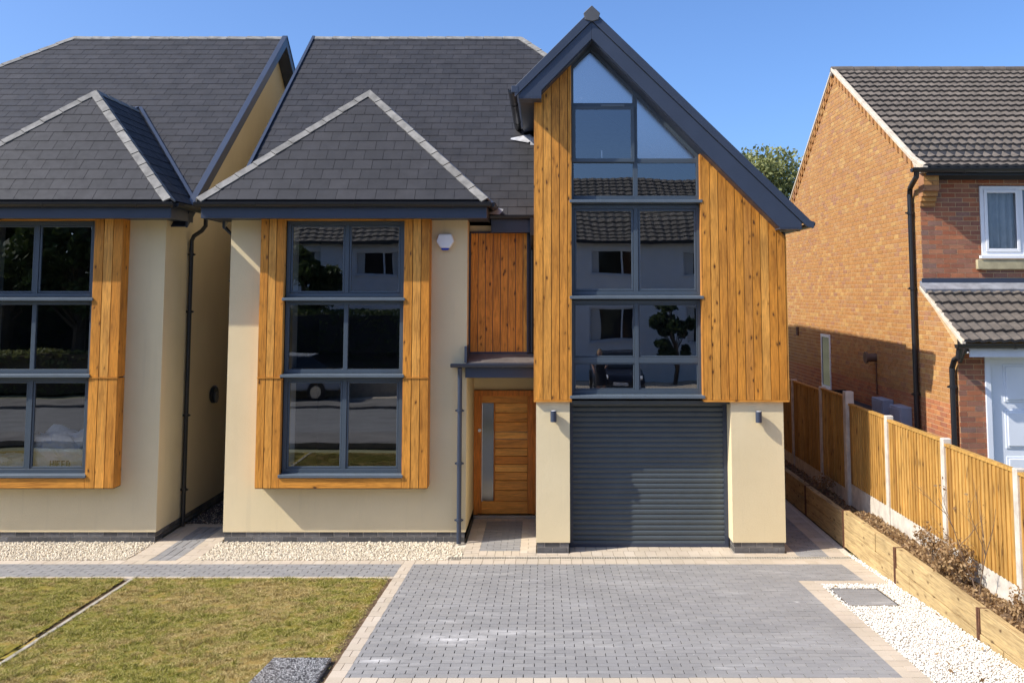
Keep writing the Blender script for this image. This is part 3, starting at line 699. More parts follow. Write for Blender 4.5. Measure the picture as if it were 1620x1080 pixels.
# front door
dg = MB().box(-1.215, -1.145, 1.56, 1.62, .06, 2.14).box(-.20, -.135, 1.56, 1.62, .06, 2.14).box(-1.145, -.20, 1.56, 1.62, 2.05, 2.14)
door = dg.build("front_door", 'doorv', H, bevel=.004)
mb = MB().box(-1.145, -1.075, 1.575, 1.615, .07, 2.05).box(-.875, -.855, 1.575, 1.615, .28, 1.93).box(-.30, -.20, 1.575, 1.615, .07, 2.05); mb.split("stile", 'doorv', door, bevel=.003)
MB().box(-1.075, -.30, 1.575, 1.615, .07, .28).box(-1.075, -.30, 1.575, 1.615, 1.93, 2.05).split("rail", 'door', door, bevel=.003)
mb = MB(); zz = .283
for hgt in [.175, .165, .14, .125, .14, .13, .15, .125, .165, .155, .162]:
    mb.box(-.853, -.302, 1.585+random.uniform(0, .004), 1.61, zz, zz+hgt-.006); zz += hgt+.0015
mb.build("planks", 'door', door, bevel=.004)
MB().box(-1.07, -.88, 1.60, 1.606, .285, 1.925).build("glass_strip", 'dglass', door)
MB().box(-1.07, -.88, 1.608, 1.612, .285, 1.925).build("strip_backing", 'plaster', door)
MB().box(-1.078, -1.066, 1.55, 1.575, .28, 1.93).build("pull_handle", 'chrome', door)
MB().tube([(-1.118, 1.545, 1.47), (-1.118, 1.58, 1.47)], .028, 16).build("lock", 'chrome', door)
MB().box(-1.22, -.13, 1.53, 1.62, 0.0, .055).build("threshold", 'chrome', door)
# roller garage door
pr = []; z = 0.02; P0 = [(0, 0)]
rd = MB(); n = 28
for k in range(n):
    z0 = .015+k*.0768; q = [(0, .0), (-.004, .006), (-.0125, .02), (-.015, .038), (-.0125, .056), (-.004, .069), (0, .0755), (.006, .0768)]
    for (a, b), (c, d) in zip(q, q[1:]):
        rd.add([(.372, -.27+a, z0+b), (2.768, -.27+a, z0+b), (2.768, -.27+c, z0+d), (.372, -.27+c, z0+d)], [(0, 1, 2, 3)])
gd = rd.build("garage_door", 'gdoor', H, smooth=False)
MB().box(.372, .43, -.30, -.262, 0, 2.2).box(2.71, 2.768, -.30, -.262, 0, 2.2).split("guide_rail", 'anth', gd)
MB().box(.43, 2.71, -.292, -.25, .0, .05).build("bottom_bar", 'anth', gd)
MB().box(.371, 2.769, -.25, -.2, 0, 2.3).build("door_backing", 'deck', gd)
# timber clad gable
def gs(x): return 7.60-1.03*abs(x-.705)     # underside of the verge
cl = MB(); zt = lambda x: gs(x)+.06
tiles(cl, (0, -.648, 0), (1, 0, 0), (0, 0, 1), [(-.15, 2.225), (.385, 2.225), (.385, zt(.385)), (-.15, zt(-.15))], .1235, 20, gap=.009, th=.022, N=(0, -1, 0), v0=2.0, jit=.005)
tiles(cl, (0, -.648, 0), (1, 0, 0), (0, 0, 1), [(2.37, 2.225), (3.62, 2.225), (3.62, zt(3.62)), (2.37, zt(2.37))], .1245, 20, gap=.009, th=.022, N=(0, -1, 0), v0=2.0, jit=.005)
for (xf, nx, ya, yb, zb) in ((3.62, 1, -.668, .6, 4.65), (-.15, -1, -.668, .41, 6.75), (.385, 1, -.668, -.50, 7.3), (2.37, -1, -.668, -.50, 5.95)):
    tiles(cl, (xf-nx*.002, 0, 0), (0, 1, 0), (0, 0, 1), [(ya, 2.225), (yb, 2.225), (yb, zb), (ya, zb)], .139, 20, gap=.003, th=.018, N=(nx, 0, 0), v0=2.0)
cl.split("gable_cladding", 'clad', H)
ck = MB()
ck.prism([(-.148, -.645, 2.22), (.383, -.645, 2.22), (.383, -.645, zt(.383)), (-.148, -.645, zt(-.148))], (0, .14, 0))
ck.prism([(2.372, -.645, 2.22), (3.618, -.645, 2.22), (3.618, -.645, zt(3.618)), (2.372, -.645, zt(2.372))], (0, .14, 0))
ck.box(-.148, -.05, -.5, 2.2, 2.22, 6.6).box(3.5, 3.618, -.5, 2.2, 2.22, 4.7)
ck.split("gable_backing", 'deck', H)
MB().box(-.165, .40, -.676, -.2, 2.196, 2.222).box(2.36, 3.632, -.676, -.2, 2.196, 2.222).split("cladding_drip", 'cladx', H)
MB().box(.40, 2.77, -.54, -.2, 2.15, 2.20).build("door_head", 'gdoor', H)
# gable glazing: three tiers
window(H, "gable_window", -.53, .385, 2.37, 2.30, 3.70, [1.385], transoms=(2.80,), sash=.02, sd=.15, sillx=.012)
window(H, "gable_window", -.53, .385, 2.37, 3.775, 5.145, [1.385], sash=.035, sd=.15, sillx=.012)
g3 = MB(); Y = -.53; d = .06
xl, xr, xm, zb0 = .385, 2.37, 1.385, 5.225
ft = lambda x: gs(x)+.02
g3.box(xl, xl+.055, Y, Y+d, zb0, ft(xl)).box(xr-.055, xr, Y, Y+d, zb0, ft(xr)-.0).box(xm-.035, xm+.035, Y+.001, Y+d-.001, zb0, ft(xm)-.02)
g3.box(xl+.055, xm-.035, Y, Y+d, zb0, zb0+.06).box(xm+.035, xr-.055, Y, Y+d, zb0, zb0+.06)
g3.box(xl+.055, xm-.035, Y+.002, Y+d, 5.79, 5.86).box(xm+.035, xr-.055, Y+.002, Y+d, 5.79, 5.86).box(xl+.055, xm-.035, Y+.002, Y+d, 6.63, 6.72)
for (xa, xb) in ((.385, .705), (.705, xm), (xm, 2.37)):
    fp = [(xa, Y-.004, ft(xa)), (xb, Y-.004, ft(xb)), (xb, Y-.004, ft(xb)-.085), (xa, Y-.004, ft(xa)-.085)]
    g3.prism(fp, (0, d+.008, 0))
gw = g3.build("gable_window", 'anthw', H, bevel=.002)
sh = MB(); a, b, c, e, s = xl+.03, xm-.012, 5.80, 6.67, .055    # top-hung sash standing slightly proud
sh.box(a, a+s, Y-.035, Y-.003, c, e).box(b-s, b, Y-.035, Y-.003, c, e).box(a+s, b-s, Y-.035, Y-.003, c, c+s).box(a+s, b-s, Y-.035, Y-.003, e-s, e)
osash = sh.build("opening_sash", 'anthw', gw, bevel=.003)
MB().box(.86, 1.22, Y-.048, Y-.03, 6.655, 6.69).build("trickle_vent", 'sillm', gw)
MB().box(.865, .885, Y+.04, Y+.06, 5.87, 5.99).build("window_catch", 'white', gw)
pn = MB(); q = Y+.03
pn.add([(a+s, Y-.02, c+s), (b-s, Y-.02, c+s), (b-s, Y-.02, e-s), (a+s, Y-.02, e-s)], [(0, 1, 2, 3)])
for (xa, xb) in ((xl+.05, xm-.03), (xm+.03, xr-.05)): pn.add([(xa, q, zb0+.05), (xb, q, zb0+.05), (xb, q, 5.80), (xa, q, 5.80)], [(0, 1, 2, 3)])
pn.build("pane", 'glass', gw)
pn = MB()
pn.add([(xl+.05, q, 6.71), (xm-.03, q, 6.71), (xm-.03, q, gs(xm-.03)-.05), (.705, q, 7.52), (xl+.05, q, gs(xl+.05)-.05)], [(0, 1, 2, 3, 4)])
pn.add([(xm+.03, q, 5.85), (xr-.05, q, 5.85), (xr-.05, q, gs(xr-.05)-.05), (xm+.03, q, gs(xm+.03)-.05)], [(0, 1, 2, 3)])
pn.build("obscure_pane", 'frost', gw)
MB().prism([(.373, Y-.15, 5.17), (.373, Y-.15, 5.213), (.373, Y+.03, 5.224), (.373, Y+.03, 5.17)], (2.009, 0, 0)).build("sill", 'sillm', gw, bevel=.003)
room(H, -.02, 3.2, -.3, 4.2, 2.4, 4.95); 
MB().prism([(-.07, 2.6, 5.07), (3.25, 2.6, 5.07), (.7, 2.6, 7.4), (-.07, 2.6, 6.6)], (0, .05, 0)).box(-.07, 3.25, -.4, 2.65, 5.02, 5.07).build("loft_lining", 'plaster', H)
MB().box(.3, 2.45, -.52, -.42, 3.71, 3.77).box(.3, 2.45, -.52, -.42, 5.15, 5.2).split("floor_edge", 'anthw', H)
# gable roof
AX, AZ = .706, 8.05; oz = lambda x: (AZ-.99*(x-AX)) if x > AX else (AZ-1.02*(AX-x))
YF = -.93; yback = 4.4
sm, dm = MB(), MB()
def gplane(x1, sgn):
    P = [(x1, YF, oz(x1)), (x1, yback, oz(x1)), (AX, yback, AZ), (AX, YF, AZ)]
    if sgn < 0: P = P[::-1]
    slope_roof(sm, None, P, (x1, YF if sgn > 0 else yback, oz(x1)), (0, sgn, 0), (AX-x1, 0, AZ-oz(x1)))
gplane(3.90, 1); gplane(-.43, -1)
gr_roof = sm.build("gable_roof", 'slate', H)
# roof body: chevron cross-section running back
sec = [(-.43, oz(-.43)-.01), (AX, AZ-.01), (3.90, oz(3.90)-.01), (3.80, oz(3.80)-.17), (3.80, 4.76), (3.48, 4.76), (AX, 7.60), (-.10, 6.76), (-.38, 6.72), (-.38, oz(-.38)-.15)]
def chev(mb, ya, yb, top=0.0, pts=None):
    S = pts or sec
    R_ = [S[1], S[2], S[3], S[4], S[5], S[6]]; L_ = [S[0], S[1], S[6], S[7], S[8], S[9]]
    for Q in (R_, L_): mb.prism([(x, ya, z) for x, z in Q], (0, yb-ya, 0))
chev(dm, YF+.02, 3.2); dm.build("roof_body", 'anth', gr_roof)
bg_ = MB()      # barge boards
bg_.prism([(x, -.955, z) for x, z in [(AX, AZ-.17), (AX, 7.615), (3.48, 4.765), (3.80, 4.765), (3.80, oz(3.80)-.14)]], (0, .03, 0))
bg_.prism([(x, -.955, z) for x, z in [(AX, AZ-.17), (-.39, oz(-.39)-.16), (-.39, 6.72), (-.05, 6.72), (-.05, 6.83), (AX, 7.615)]], (0, .03, 0))
bg_.box(3.47, 3.80, -.955, -.62, 4.745, 4.765).box(-.39, -.05, -.955, -.62, 6.70, 6.72)
bg_.build("barge_board", 'anth', gr_roof, bevel=.004)
vt = MB()       # dry verge band above the boards
vt.prism([(x, -.98, z) for x, z in [(AX, AZ+.012), (AX, AZ-.165), (3.88, oz(3.88)-.13), (3.97, oz(3.97)-.06), (3.99, oz(3.97)+.03), (3.93, oz(3.93)+.012)]], (0, .06, 0))
vt.prism([(x, -.98, z) for x, z in [(AX, AZ+.012), (-.45, oz(-.45)+.012), (-.45, oz(-.45)-.15), (AX, AZ-.165)]], (0, .06, 0))
vt.box(-.50, -.40, -.985, -.90, 6.79, 6.89)
vt.build("dry_verge", 'anth', gr_roof, bevel=.004)
rc = MB(); caps(rc, (AX, -.95, AZ+.0), (AX, 4.4, AZ+.0), (1, 0, 1), (-1, 0, 1), .42); rc.build("ridge_tiles", 'ridge', gr_roof)
MB().prism([(AX+x, -1.0, AZ+z) for x, z in [(0, .065), (.125, -.055), (.10, -.155), (0, -.18), (-.10, -.155), (-.125, -.055)]], (0, .05, 0)).build("ridge_end_cap", simple("grey_ridge_cap", (.075, .078, .085), .6), gr_roof, bevel=.006)
gu = MB(); gutter(gu, (-.49, -.92, 6.84), (-.49, 2.35, 6.84), (-1, 0, 0)); gutter(gu, (3.955, -.9, 4.83), (3.955, 9, 4.83), (1, 0, 0)); gu.build("side_gutter", 'black', H)
MB().prism([(-.62, 2.0, 6.57), (-.28, 2.1, 6.66), (-.20, 2.02, 6.58), (-.3, 1.93, 6.5)], (0, .03, .03)).prism([(-.26, 1.9, 6.42), (-.17, 1.9, 6.42), (-.17, 1.95, 6.6), (-.26, 1.95, 6.6)], (0, .02, .01)).build("lead_flashing", simple("new_lead", (.5, .5, .52), .45, .3, 9, (14, .5, .01)), H, bevel=.003)
MB().tube([(3.66, -.4, 4.74), (3.66, -.4, 4.6), (3.66, -.2, 4.45)], .034, 10).build("gutter_outlet", 'black', H)
downpipe(H, [(-5.165, .3, 5.1), (-5.165, .3, 4.87), (-5.02, .3, 4.72), (-5.0, .3, .05)], .034, (4.0, 2.5, 1))

# ---------------------------------------------------------------- left house
L = thing("detached_house", "cream rendered house cut off by the left edge, its bay window framed in timber", "house", (-9, 2, 0))
wm = MB()
hole_wall(wm, -9.85, -5.98, 0, .3, .15, 4.96, -8.85, -6.995, 1.0, 4.93)
wm.box(-6.28, -5.98, .3, 10.9, .15, 5.0); yz_gable(wm, -6.27, -5.983, [(.3, 5.0), (10.9, 5.0), (10.7, 5.15), (5.61, 9.28), (.3, 5.0)][:4])
wm.box(-13.7, -9.85, .5, .8, 0, 5.0).box(-13.7, -13.4, .8, 11, 0, 5).box(-13.4, -5.98, 10.9, 11.2, 0, 5)
wm.build("rendered_wall", 'render', L)
MB().box(-8.88, -8.851, .0, .6, 1.0, 4.93).box(-6.994, -6.965, .0, .6, 1.0, 4.93).split("window_reveal", 'plasterw', L)
bay(L, -9.85, -5.98, -9.29, -6.55, -8.845, -7.0, -7.925, -9.87, -5.69, -7.77)
room(L, -9.6, -6.4, .3, 5, .2, 2.45); room(L, -9.6, -6.4, .3, 5, 2.62, 4.9)
sm, dm = MB(), MB()
front_plane(sm, dm, -15.0, -5.73, -10.42, -5.73)
slope_roof(sm, dm, [(-5.73, 2*RY-EY, EZ), (-15, 2*RY-EY, EZ), (-10.42, RY, RZ), (-5.73, RY, RZ)], (-5.73, 2*RY-EY, EZ), (-1, 0, 0), (0, EY-RY, RZ-EZ), gauge=.3)
slope_roof(sm, dm, [(-15, 2*RY-EY, EZ), (-15, EY, EZ), (-10.42, RY, RZ)], (-15, 2*RY-EY, EZ), (0, -1, 0), (4.58, 0, RZ-EZ), gauge=.3)
mr = sm.build("main_roof", 'slate', L); dm.build("roof_deck", 'deck', mr)
rp = MB(); caps(rp, (-10.42, RY, RZ), (-5.73, RY, RZ), (0, -.8, 1), (0, .8, 1), .42); caps(rp, (-15, EY, EZ), (-10.42, RY, RZ), (0, -.806, 1), (-.957, 0, 1), .42)
rp.build("ridge_tiles", 'ridge', mr)
vg = MB()
for (ya, yb) in ((EY-.02, RY), (2*RY-EY, RY)):
    vg.prism([(-5.735, ya, EZ-.20), (-5.735, ya, EZ+.03), (-5.735, yb, RZ+.035), (-5.735, yb, RZ-.20)], (.035, 0, 0))
    vg.prism([(-5.97, ya, EZ-.19), (-5.97, ya, EZ-.17), (-5.97, yb, RZ-.17), (-5.97, yb, RZ-.19)], (.236, 0, 0))
    vg.prism([(-5.80, ya, EZ+.018), (-5.80, ya, EZ+.05), (-5.80, yb, RZ+.05), (-5.80, yb, RZ+.018)], (.112, 0, 0))
vg.build("verge_trim", 'anth', mr, bevel=.003)
downpipe(L, [(-5.70, .95, 5.12), (-5.70, .95, 4.93), (-5.76, .95, 4.85), (-5.89, .95, 4.76), (-5.925, .95, 4.68), (-5.925, .95, .02)], .036, (4.45, 3.5, 1.8, .6))

# wall lights, alarm, bulkhead
def wall_light(x, z, label):
    t = thing("wall_light", label, "wall light", (x, -.62, z), "wall lights on the garage piers")
    MB().box(x-.028, x+.028, -.66, -.62, z-.05, z+.05).build("bracket", 'anth', t)
    b = MB().tube([(x, -.70, z-.08), (x, -.70, z+.08)], .046, 20).build("lamp_body", 'anth', t)
    MB().tube([(x, -.70, z-.082), (x, -.70, z-.0805)], .036, 16).tube([(x, -.70, z+.0805), (x, -.70, z+.082)], .036, 16).split("lens", 'white', t)
wall_light(.127, 1.99, "dark grey cylinder wall light on the narrow pier beside the front door")
wall_light(3.165, 1.98, "dark grey cylinder wall light on the wide pier to the right of the garage")
al = thing("alarm_box", "white hexagonal burglar alarm box with a blue base high on the cream wall", "alarm box", (-1.565, 0, 4.6))
hexp = [(-.10, .115), (.10, .115), (.142, .0), (.075, -.105), (-.075, -.105), (-.142, .0)]
MB().prism([(-1.565+x, -.09, 4.615+z) for x, z in hexp], (0, .088, 0)).build("casing", 'white', al, bevel=.018, seg=3)
MB().prism([(-1.565+x, -.08, 4.61+z) for x, z in [(-.07, -.10), (.07, -.10), (.045, -.135), (-.045, -.135)]], (0, .075, 0)).build("strobe_lens", 'bluelens', al, bevel=.006)
bl = thing("bulkhead_light", "round black bulkhead light on the side wall facing the gap between the houses", "wall light", (-5.98, 2.296, 2.0))
MB().tube([(-5.975, 2.296, 2.0), (-5.90, 2.296, 2.0)], .155, 24).build("casing", 'black', bl, bevel=.02)
MB().tube([(-5.90, 2.296, 1.95), (-5.885, 2.296, 1.95)], .10, 24).build("diffuser", simple("smoked_diffuser", (.12, .12, .12), .3), bl)
# bulk bags inside the left house's ground-floor bay
def sackmesh(name, x, y, z, sx, sy, sz, seed, label):
    rr = random.Random(seed); bm = bmesh.new(); bmesh.ops.create_cube(bm, size=1); bmesh.ops.subdivide_edges(bm, edges=bm.edges, cuts=9, use_grid_fill=True)
    from mathutils import noise as nz
    for v in bm.verts:
        p = v.co.copy(); q = p.normalized()*.62; p = p*.55+q*.45
        n1 = nz.noise(p*5+Vector((seed, 0, 0)))*.12+nz.noise(p*13+Vector((seed, 3, 0)))*.06
        p += p.normalized()*n1*(1.6 if p.z > .1 else .7)
        v.co = (x+p.x*sx, y+p.y*sy, z+(p.z+.45)*sz)
    me = bpy.data.meshes.new(name); bm.to_mesh(me); bm.free(); me.materials.append(M['sack'])
    o = bpy.data.objects.new(name, me); COL.objects.link(o); return tag(o, label, "sack")
sk = sackmesh("building_sack", -7.50, .16, 1.0, .85, .42, .66, 3, "full white sack with dark print behind the far left lower window")
sackmesh("building_sack", -8.35, .14, 1.0, .70, .38, .30, 8, "low slumped white sack beside the full one behind the far left lower window")
mb = MB(); x = -7.62
for k, bars in enumerate([[(0, .0, .015, .11), (.045, .0, .015, .11), (0, .05, .06, .015)], [(0, 0, .015, .11)], [(0, 0, .015, .11), (0, 0, .05, .015), (0, .05, .04, .015), (0, .095, .05, .015)], [(0, 0, .015, .11), (0, 0, .05, .015), (0, .05, .04, .015), (0, .095, .05, .015)], [(0, 0, .015, .11), (.04, .02, .015, .07), (0, 0, .045, .015), (0, .095, .045, .015)]]):
    for (a, b, c, d) in bars: mb.box(x+a, x+a+c, -.078, -.07, 1.13+b, 1.13+b+d)
    x += .03 if len(bars) == 1 else .075
mb.build("printed_mark", simple("dark_ink", (.03, .04, .06), .6), sk)
MB().box(-9.55, -6.45, .31, .9, .9, 1.0).build("window_board", 'plasterw', L)

# ================================================================== NEIGHBOUR'S BRICK HOUSE
NB = thing("brick_house", "red brick house with brown tiled roof and white garage door at the right", "house", (9, 4, 0))
X0 = 6.0; NF = .15; NBk = 8.65; AY = 4.4; AZn = 8.36
core = MB()
core.prism([(X0, NF, -.1), (X0, NF, 5.88), (X0, AY, AZn), (X0, NBk, 5.60), (X0, NBk, -.1)], (.25, 0, 0))
core.box(X0+.25, 6.94, NF, NF+.25, -.1, 5.88).box(6.94, 9.0, NF, NF+.25, -.1, 4.39).box(6.94, 9.0, NF, NF+.25, 5.52, 5.88).box(9.0, 14, NF, NF+.25, -.1, 5.88)
core.prism([(X0, -1.03, -.1), (X0, -1.03, 3.03), (X0, NF, 3.86), (X0, NF, -.1)], (.25, 0, 0))
core.box(X0+.25, 6.38, -1.03, -.8, -.1, 3.03).box(6.38, 9, -1.03, -.8, 2.95, 3.03)
core.build("mortar_bed", 'mortar', NB)
sb = MB(); sl_ = MB(); N_ = (-1, 0, 0); ZB = 2.175
tiles(sl_, (X0, 0, 0), (0, 1, 0), (0, 0, 1), [(-1.03, 0), (NBk, 0), (NBk, ZB), (-1.03, ZB)], .225, .075, gap=.011, th=.005, N=N_, v0=0, u0=-1.03, jit=.002)
sl_.build("lower_brickwork", 'brick_low', NB)
tiles(sb, (X0, 0, 0), (0, 1, 0), (0, 0, 1), [(-1.03, ZB), (NF, ZB), (NF, 3.84), (-1.03, 3.02)], .225, .075, gap=.011, th=.005, N=N_, v0=0, u0=-1.03)
tiles(sb, (X0, 0, 0), (0, 1, 0), (0, 0, 1), [(NF, ZB), (NBk, ZB), (NBk, 5.5), (AY, AZn-.16), (NF, 5.75)], .225, .075, gap=.011, th=.005, N=N_, v0=0, u0=-1.03, jit=.002)
sb.build("side_brickwork", 'brick_side', NB)
# projecting verge course of dentil bricks
vb = MB()
def along(a, b, t): return (a[0]+(b[0]-a[0])*t, a[1]+(b[1]-a[1])*t)
for (a, b) in (((AY, AZn-.02), (NF-.05, 5.79)), ((AY, AZn-.02), (NBk, 5.52))):
    Ls = math.dist(a, b); n = int(Ls/.11); du = ((b[0]-a[0])/Ls, (b[1]-a[1])/Ls); dn = (-abs(du[1])*0, -1)
    for k in range(n):
        p = along(a, b, (k+.08)/n); q = along(a, b, (k+.92)/n); dd = .035 if k % 2 else .012
        vb.prism([(X0-dd, p[0], p[1]), (X0-dd, q[0], q[1]), (X0-dd, q[0], q[1]-.12), (X0-dd, p[0], p[1]-.12)], (dd+.01, 0, 0))
        p = along(a, b, (k+.03)/n); q = along(a, b, (k+.97)/n)
        vb.prism([(X0-.04, p[0], p[1]+.0), (X0-.04, q[0], q[1]+.0), (X0-.04, q[0], q[1]+.055), (X0-.04, p[0], p[1]+.055)], (.05, 0, 0))
vb.build("verge_brickwork", 'brick_side', NB)
fb = MB()
for (x0, x1, z0, z1) in [(X0, 6.94, 3.86, 5.88), (6.94, 9.0, 3.86, 4.17), (6.94, 9, 5.52, 5.88), (9.0, 12, 3.86, 5.88)]:
    tiles(fb, (0, NF, 0), (1, 0, 0), (0, 0, 1), [(x0, z0), (x1, z0), (x1, z1), (x0, z1)], .225, .075, gap=.010, th=.004, N=(0, -1, 0), v0=0, u0=X0)
fg = MB(); tiles(fg, (0, -1.03, 0), (1, 0, 0), (0, 0, 1), [(X0, 0), (6.38, 0), (6.38, 2.95), (X0, 2.95)], .225, .075, gap=.010, th=.004, N=(0, -1, 0), v0=0, u0=X0); fg.build("garage_brickwork", 'brick_front', NB)
fc = MB()
for k, (z0, z1, o) in enumerate([(5.42, 5.72, .22), (5.335, 5.41, .16), (5.26, 5.33, .10), (5.185, 5.255, .05)]):     # corbel
    tiles(fc, (0, NF-o, 0), (1, 0, 0), (0, 0, 1), [(X0-.02, z0), (6.22, z0), (6.22, z1), (X0-.02, z1)], .225, .075, gap=.008, th=.004, N=(0, -1, 0), v0=z0, u0=X0)
fb.build("front_brickwork", 'brick_front', NB); fc.build("corbel", 'brick_side', NB)
cbm = MB()
for (z0, z1, o) in [(5.415, 5.725, .22), (5.335, 5.413, .16), (5.258, 5.333, .10), (5.185, 5.256, .05)]: cbm.box(X0-.02, 6.22, NF-o, NF-.001, z0, z1)
cbm.split("corbel_core", 'brick_side', NB)
def tiled_roof(pts, x0, x1, course=.30, wave=.152, amp=.021, th=.042, mat='pantile', name="tiled_roof", parent=None):
    """interlocking concrete tiles; pts: profile (Y,Z) from eave to ridge"""
    seg = [math.dist(a, b) for a, b in zip(pts, pts[1:])]; tot = sum(seg)
    def at(s):
        for k, l in enumerate(seg):
            if s <= l or k == len(seg)-1:
                t = s/l; a, b = pts[k], pts[k+1]; dy, dz = (b[0]-a[0])/l, (b[1]-a[1])/l
                nrm = (-dz, dy) if dy > 0 else (dz, -dy)
                return a[0]+(b[0]-a[0])*t, a[1]+(b[1]-a[1])*t, nrm
            s -= l
    n = int(tot/course)+1; course = tot/n; nx = int((x1-x0)/wave*8); mb = MB()
    H_ = lambda x: amp*((x/wave % 1)/.68 if (x/wave % 1) < .68 else (1-(x/wave % 1))/.32)*1.25
    for j in range(n):
        y0_, z0_, n0 = at(j*course); y1_, z1_, n1 = at(min(tot, (j+1)*course)); off = 0
        a_, b_, c_ = [], [], []
        for i in range(nx+1):
            x = x0+(x1-x0)*i/nx; h = H_(x+off)+random.uniform(0, .001)
            a_.append((x, y0_+n0[0]*(h+th), z0_+n0[1]*(h+th))); b_.append((x, y1_+n1[0]*h, z1_+n1[1]*h)); c_.append((x, y0_+n0[0]*(h-.004), z0_+n0[1]*(h-.004)))
        m = nx+1
        mb.add(c_+a_+b_, [(i, i+1, i+1+m, i+m) for i in range(nx)]+[(i+m, i+1+m, i+1+2*m, i+2*m) for i in range(nx)])
    return mb.build(name, mat, parent)
prof_f = [(NF-.32, 5.77), (NF+.15, 5.95), (AY, AZn+.04)]
rf = tiled_roof(prof_f, X0-.05, 14, course=.29, parent=NB)
tiled_roof([(NBk+.2, 5.45), (AY, AZn+.04)], X0-.05, 14, course=.4, name="rear_roof", parent=NB)
MB().prism([(X0+.02, NF-.3, 5.73), (X0+.02, AY, AZn-.02), (X0+.02, NBk+.2, 5.4), (X0+.02, NBk, 5.3), (X0+.02, AY, AZn-.15), (X0+.02, NF-.1, 5.6)], (8, 0, 0)).build("roof_deck", 'deck', NB)
vm = MB(); pts3 = [(NF-.33, 5.745), (NF+.12, 5.93), (AY, AZn+.03)]
for a, b in zip(pts3, pts3[1:]): vm.prism([(X0-.075, a[0], a[1]), (X0-.075, b[0], b[1]), (X0-.075, b[0], b[1]+.075), (X0-.075, a[0], a[1]+.075)], (.09, 0, 0))
vm.prism([(X0-.06, AY, AZn+.03), (X0-.06, NBk+.2, 5.46), (X0-.06, NBk+.2, 5.52), (X0-.06, AY, AZn+.10)], (.07, 0, 0))
vm.prism([(X0-.075, NF-.34, 5.75), (X0-.075, NF+.1, 5.92), (X0-.075, NF+.0, 5.79), (X0-.075, NF-.2, 5.69), (X0-.075, NF-.32, 5.69)], (.085, 0, 0))
vm.build("verge_pointing", 'verge', NB, bevel=.008)
rc = MB()
x = X0-.06
while x < 14:
    rc.tube([(x, AY, AZn+.03), (x+.44, AY, AZn+.035)], .10, 12); x += .45
rc.build("ridge_tiles", 'pantile', NB)
gu = MB(); gutter(gu, (X0-.26, NF-.37, 5.745), (14, NF-.37, 5.745), (0, -1, 0), .06); gu.box(X0, 14, NF-.305, NF-.28, 5.65, 5.79); gu.box(X0, 14, NF-.28, NF, 5.69, 5.71)
gu.build("gutter", 'black', NB)
downpipe(NB, [(X0-.18, NF-.36, 5.72), (X0-.18, NF-.34, 5.62), (X0-.09, NF+.16, 5.50), (X0-.07, NF+.24, 5.4), (X0-.07, NF+.24, .05)], .042, (5.1, 3.88, 2.2))
# garage roof
gp = [(-1.32, 3.10), (NF-.01, 3.90)]
tiled_roof(gp, X0-.03, 10, course=.29, name="garage_roof", parent=NB)
vm = MB().prism([(X0-.06, -1.33, 3.06), (X0-.06, NF, 3.86), (X0-.06, NF, 3.92), (X0-.06, -1.33, 3.13)], (.06, 0, 0)); vm.build("garage_verge", 'verge', NB, bevel=.006)
MB().prism([(X0-.05, -.06, 3.78), (X0-.05, NF, 3.92), (X0-.05, NF, 4.0), (X0-.05, NF-.01, 4.0), (X0-.05, NF-.02, 3.97), (X0-.05, -.08, 3.87)], (5, 0, 0)).build("apron_flashing", 'lead', NB)
MB().box(X0-.02, 12, NF-.02, NF-.004, 3.93, 4.04).build("cover_flashing", 'anth', NB)
gu = MB(); gutter(gu, (X0-.17, -1.40, 3.08), (10, -1.40, 3.08), (0, -1, 0), .06); gu.build("garage_gutter", 'black', NB)
MB().box(X0+.04, 10, -1.345, -1.32, 2.90, 3.07).box(X0+.04, 10, -1.32, -1.035, 2.95, 2.97).build("garage_fascia", simple("pale_fascia", (.62, .66, .72), .4, .05), NB)
MB().prism([(X0+.0, -1.33, 3.06), (X0+.0, -1.035, 3.20), (X0+.0, -1.035, 2.80), (X0, -1.1, 2.80)], (.03, 0, 0)).build("eave_bracket", 'black', NB)
downpipe(NB, [(X0-.12, -1.38, 3.04), (X0-.12, -1.34, 2.9), (X0-.08, -1.10, 2.84), (X0-.07, -.99, 2.72), (X0-.07, -.99, 0)], .042, (2.45,))
# white garage door
gf = MB().box(6.38, 6.46, -1.06, -.9, 0, 2.93).box(6.46, 9, -1.06, -.9, 2.85, 2.93).build("garage_door", 'garage_white', NB, bevel=.004)
gp_ = MB().box(6.462, 9, -1.0, -.96, 0, 2.848)
for r in range(4):
    for c in range(3):
        for (a, b, dd) in ((0, .0, .012), (.035, .035, .026)):
            gp_.box(6.66+c*.66+a, 7.24+c*.66-a, -1.0-dd, -.999, .25+r*.66+b, .80+r*.66-b)
gp_.build("door_leaf", 'garage_white', gf, bevel=.008)
# bedroom window
wf = MB()
wx0, wx1, wz0, wz1 = 6.95, 8.99, 4.40, 5.51
wf.box(wx0, wx0+.06, NF-.02, NF+.05, wz0, wz1).box(wx1-.06, wx1, NF-.02, NF+.05, wz0, wz1).box(wx0+.06, wx1-.06, NF-.02, NF+.05, wz0, wz0+.06).box(wx0+.06, wx1-.06, NF-.02, NF+.05, wz1-.06, wz1)
for c in (7.60, 8.30): wf.box(c-.035, c+.035, NF-.015, NF+.048, wz0+.06, wz1-.06)
for (a, b) in ((7.01, 7.565), (8.335, 8.93)):
    wf.box(a+.002, a+.05, NF-.035, NF-.016, wz0+.06, wz1-.06).box(b-.05, b-.002, NF-.035, NF-.016, wz0+.06, wz1-.06).box(a+.05, b-.05, NF-.035, NF-.016, wz0+.06, wz0+.11).box(a+.05, b-.05, NF-.035, NF-.016, wz1-.11, wz1-.06)
wn = wf.build("window", 'white', NB, bevel=.004)
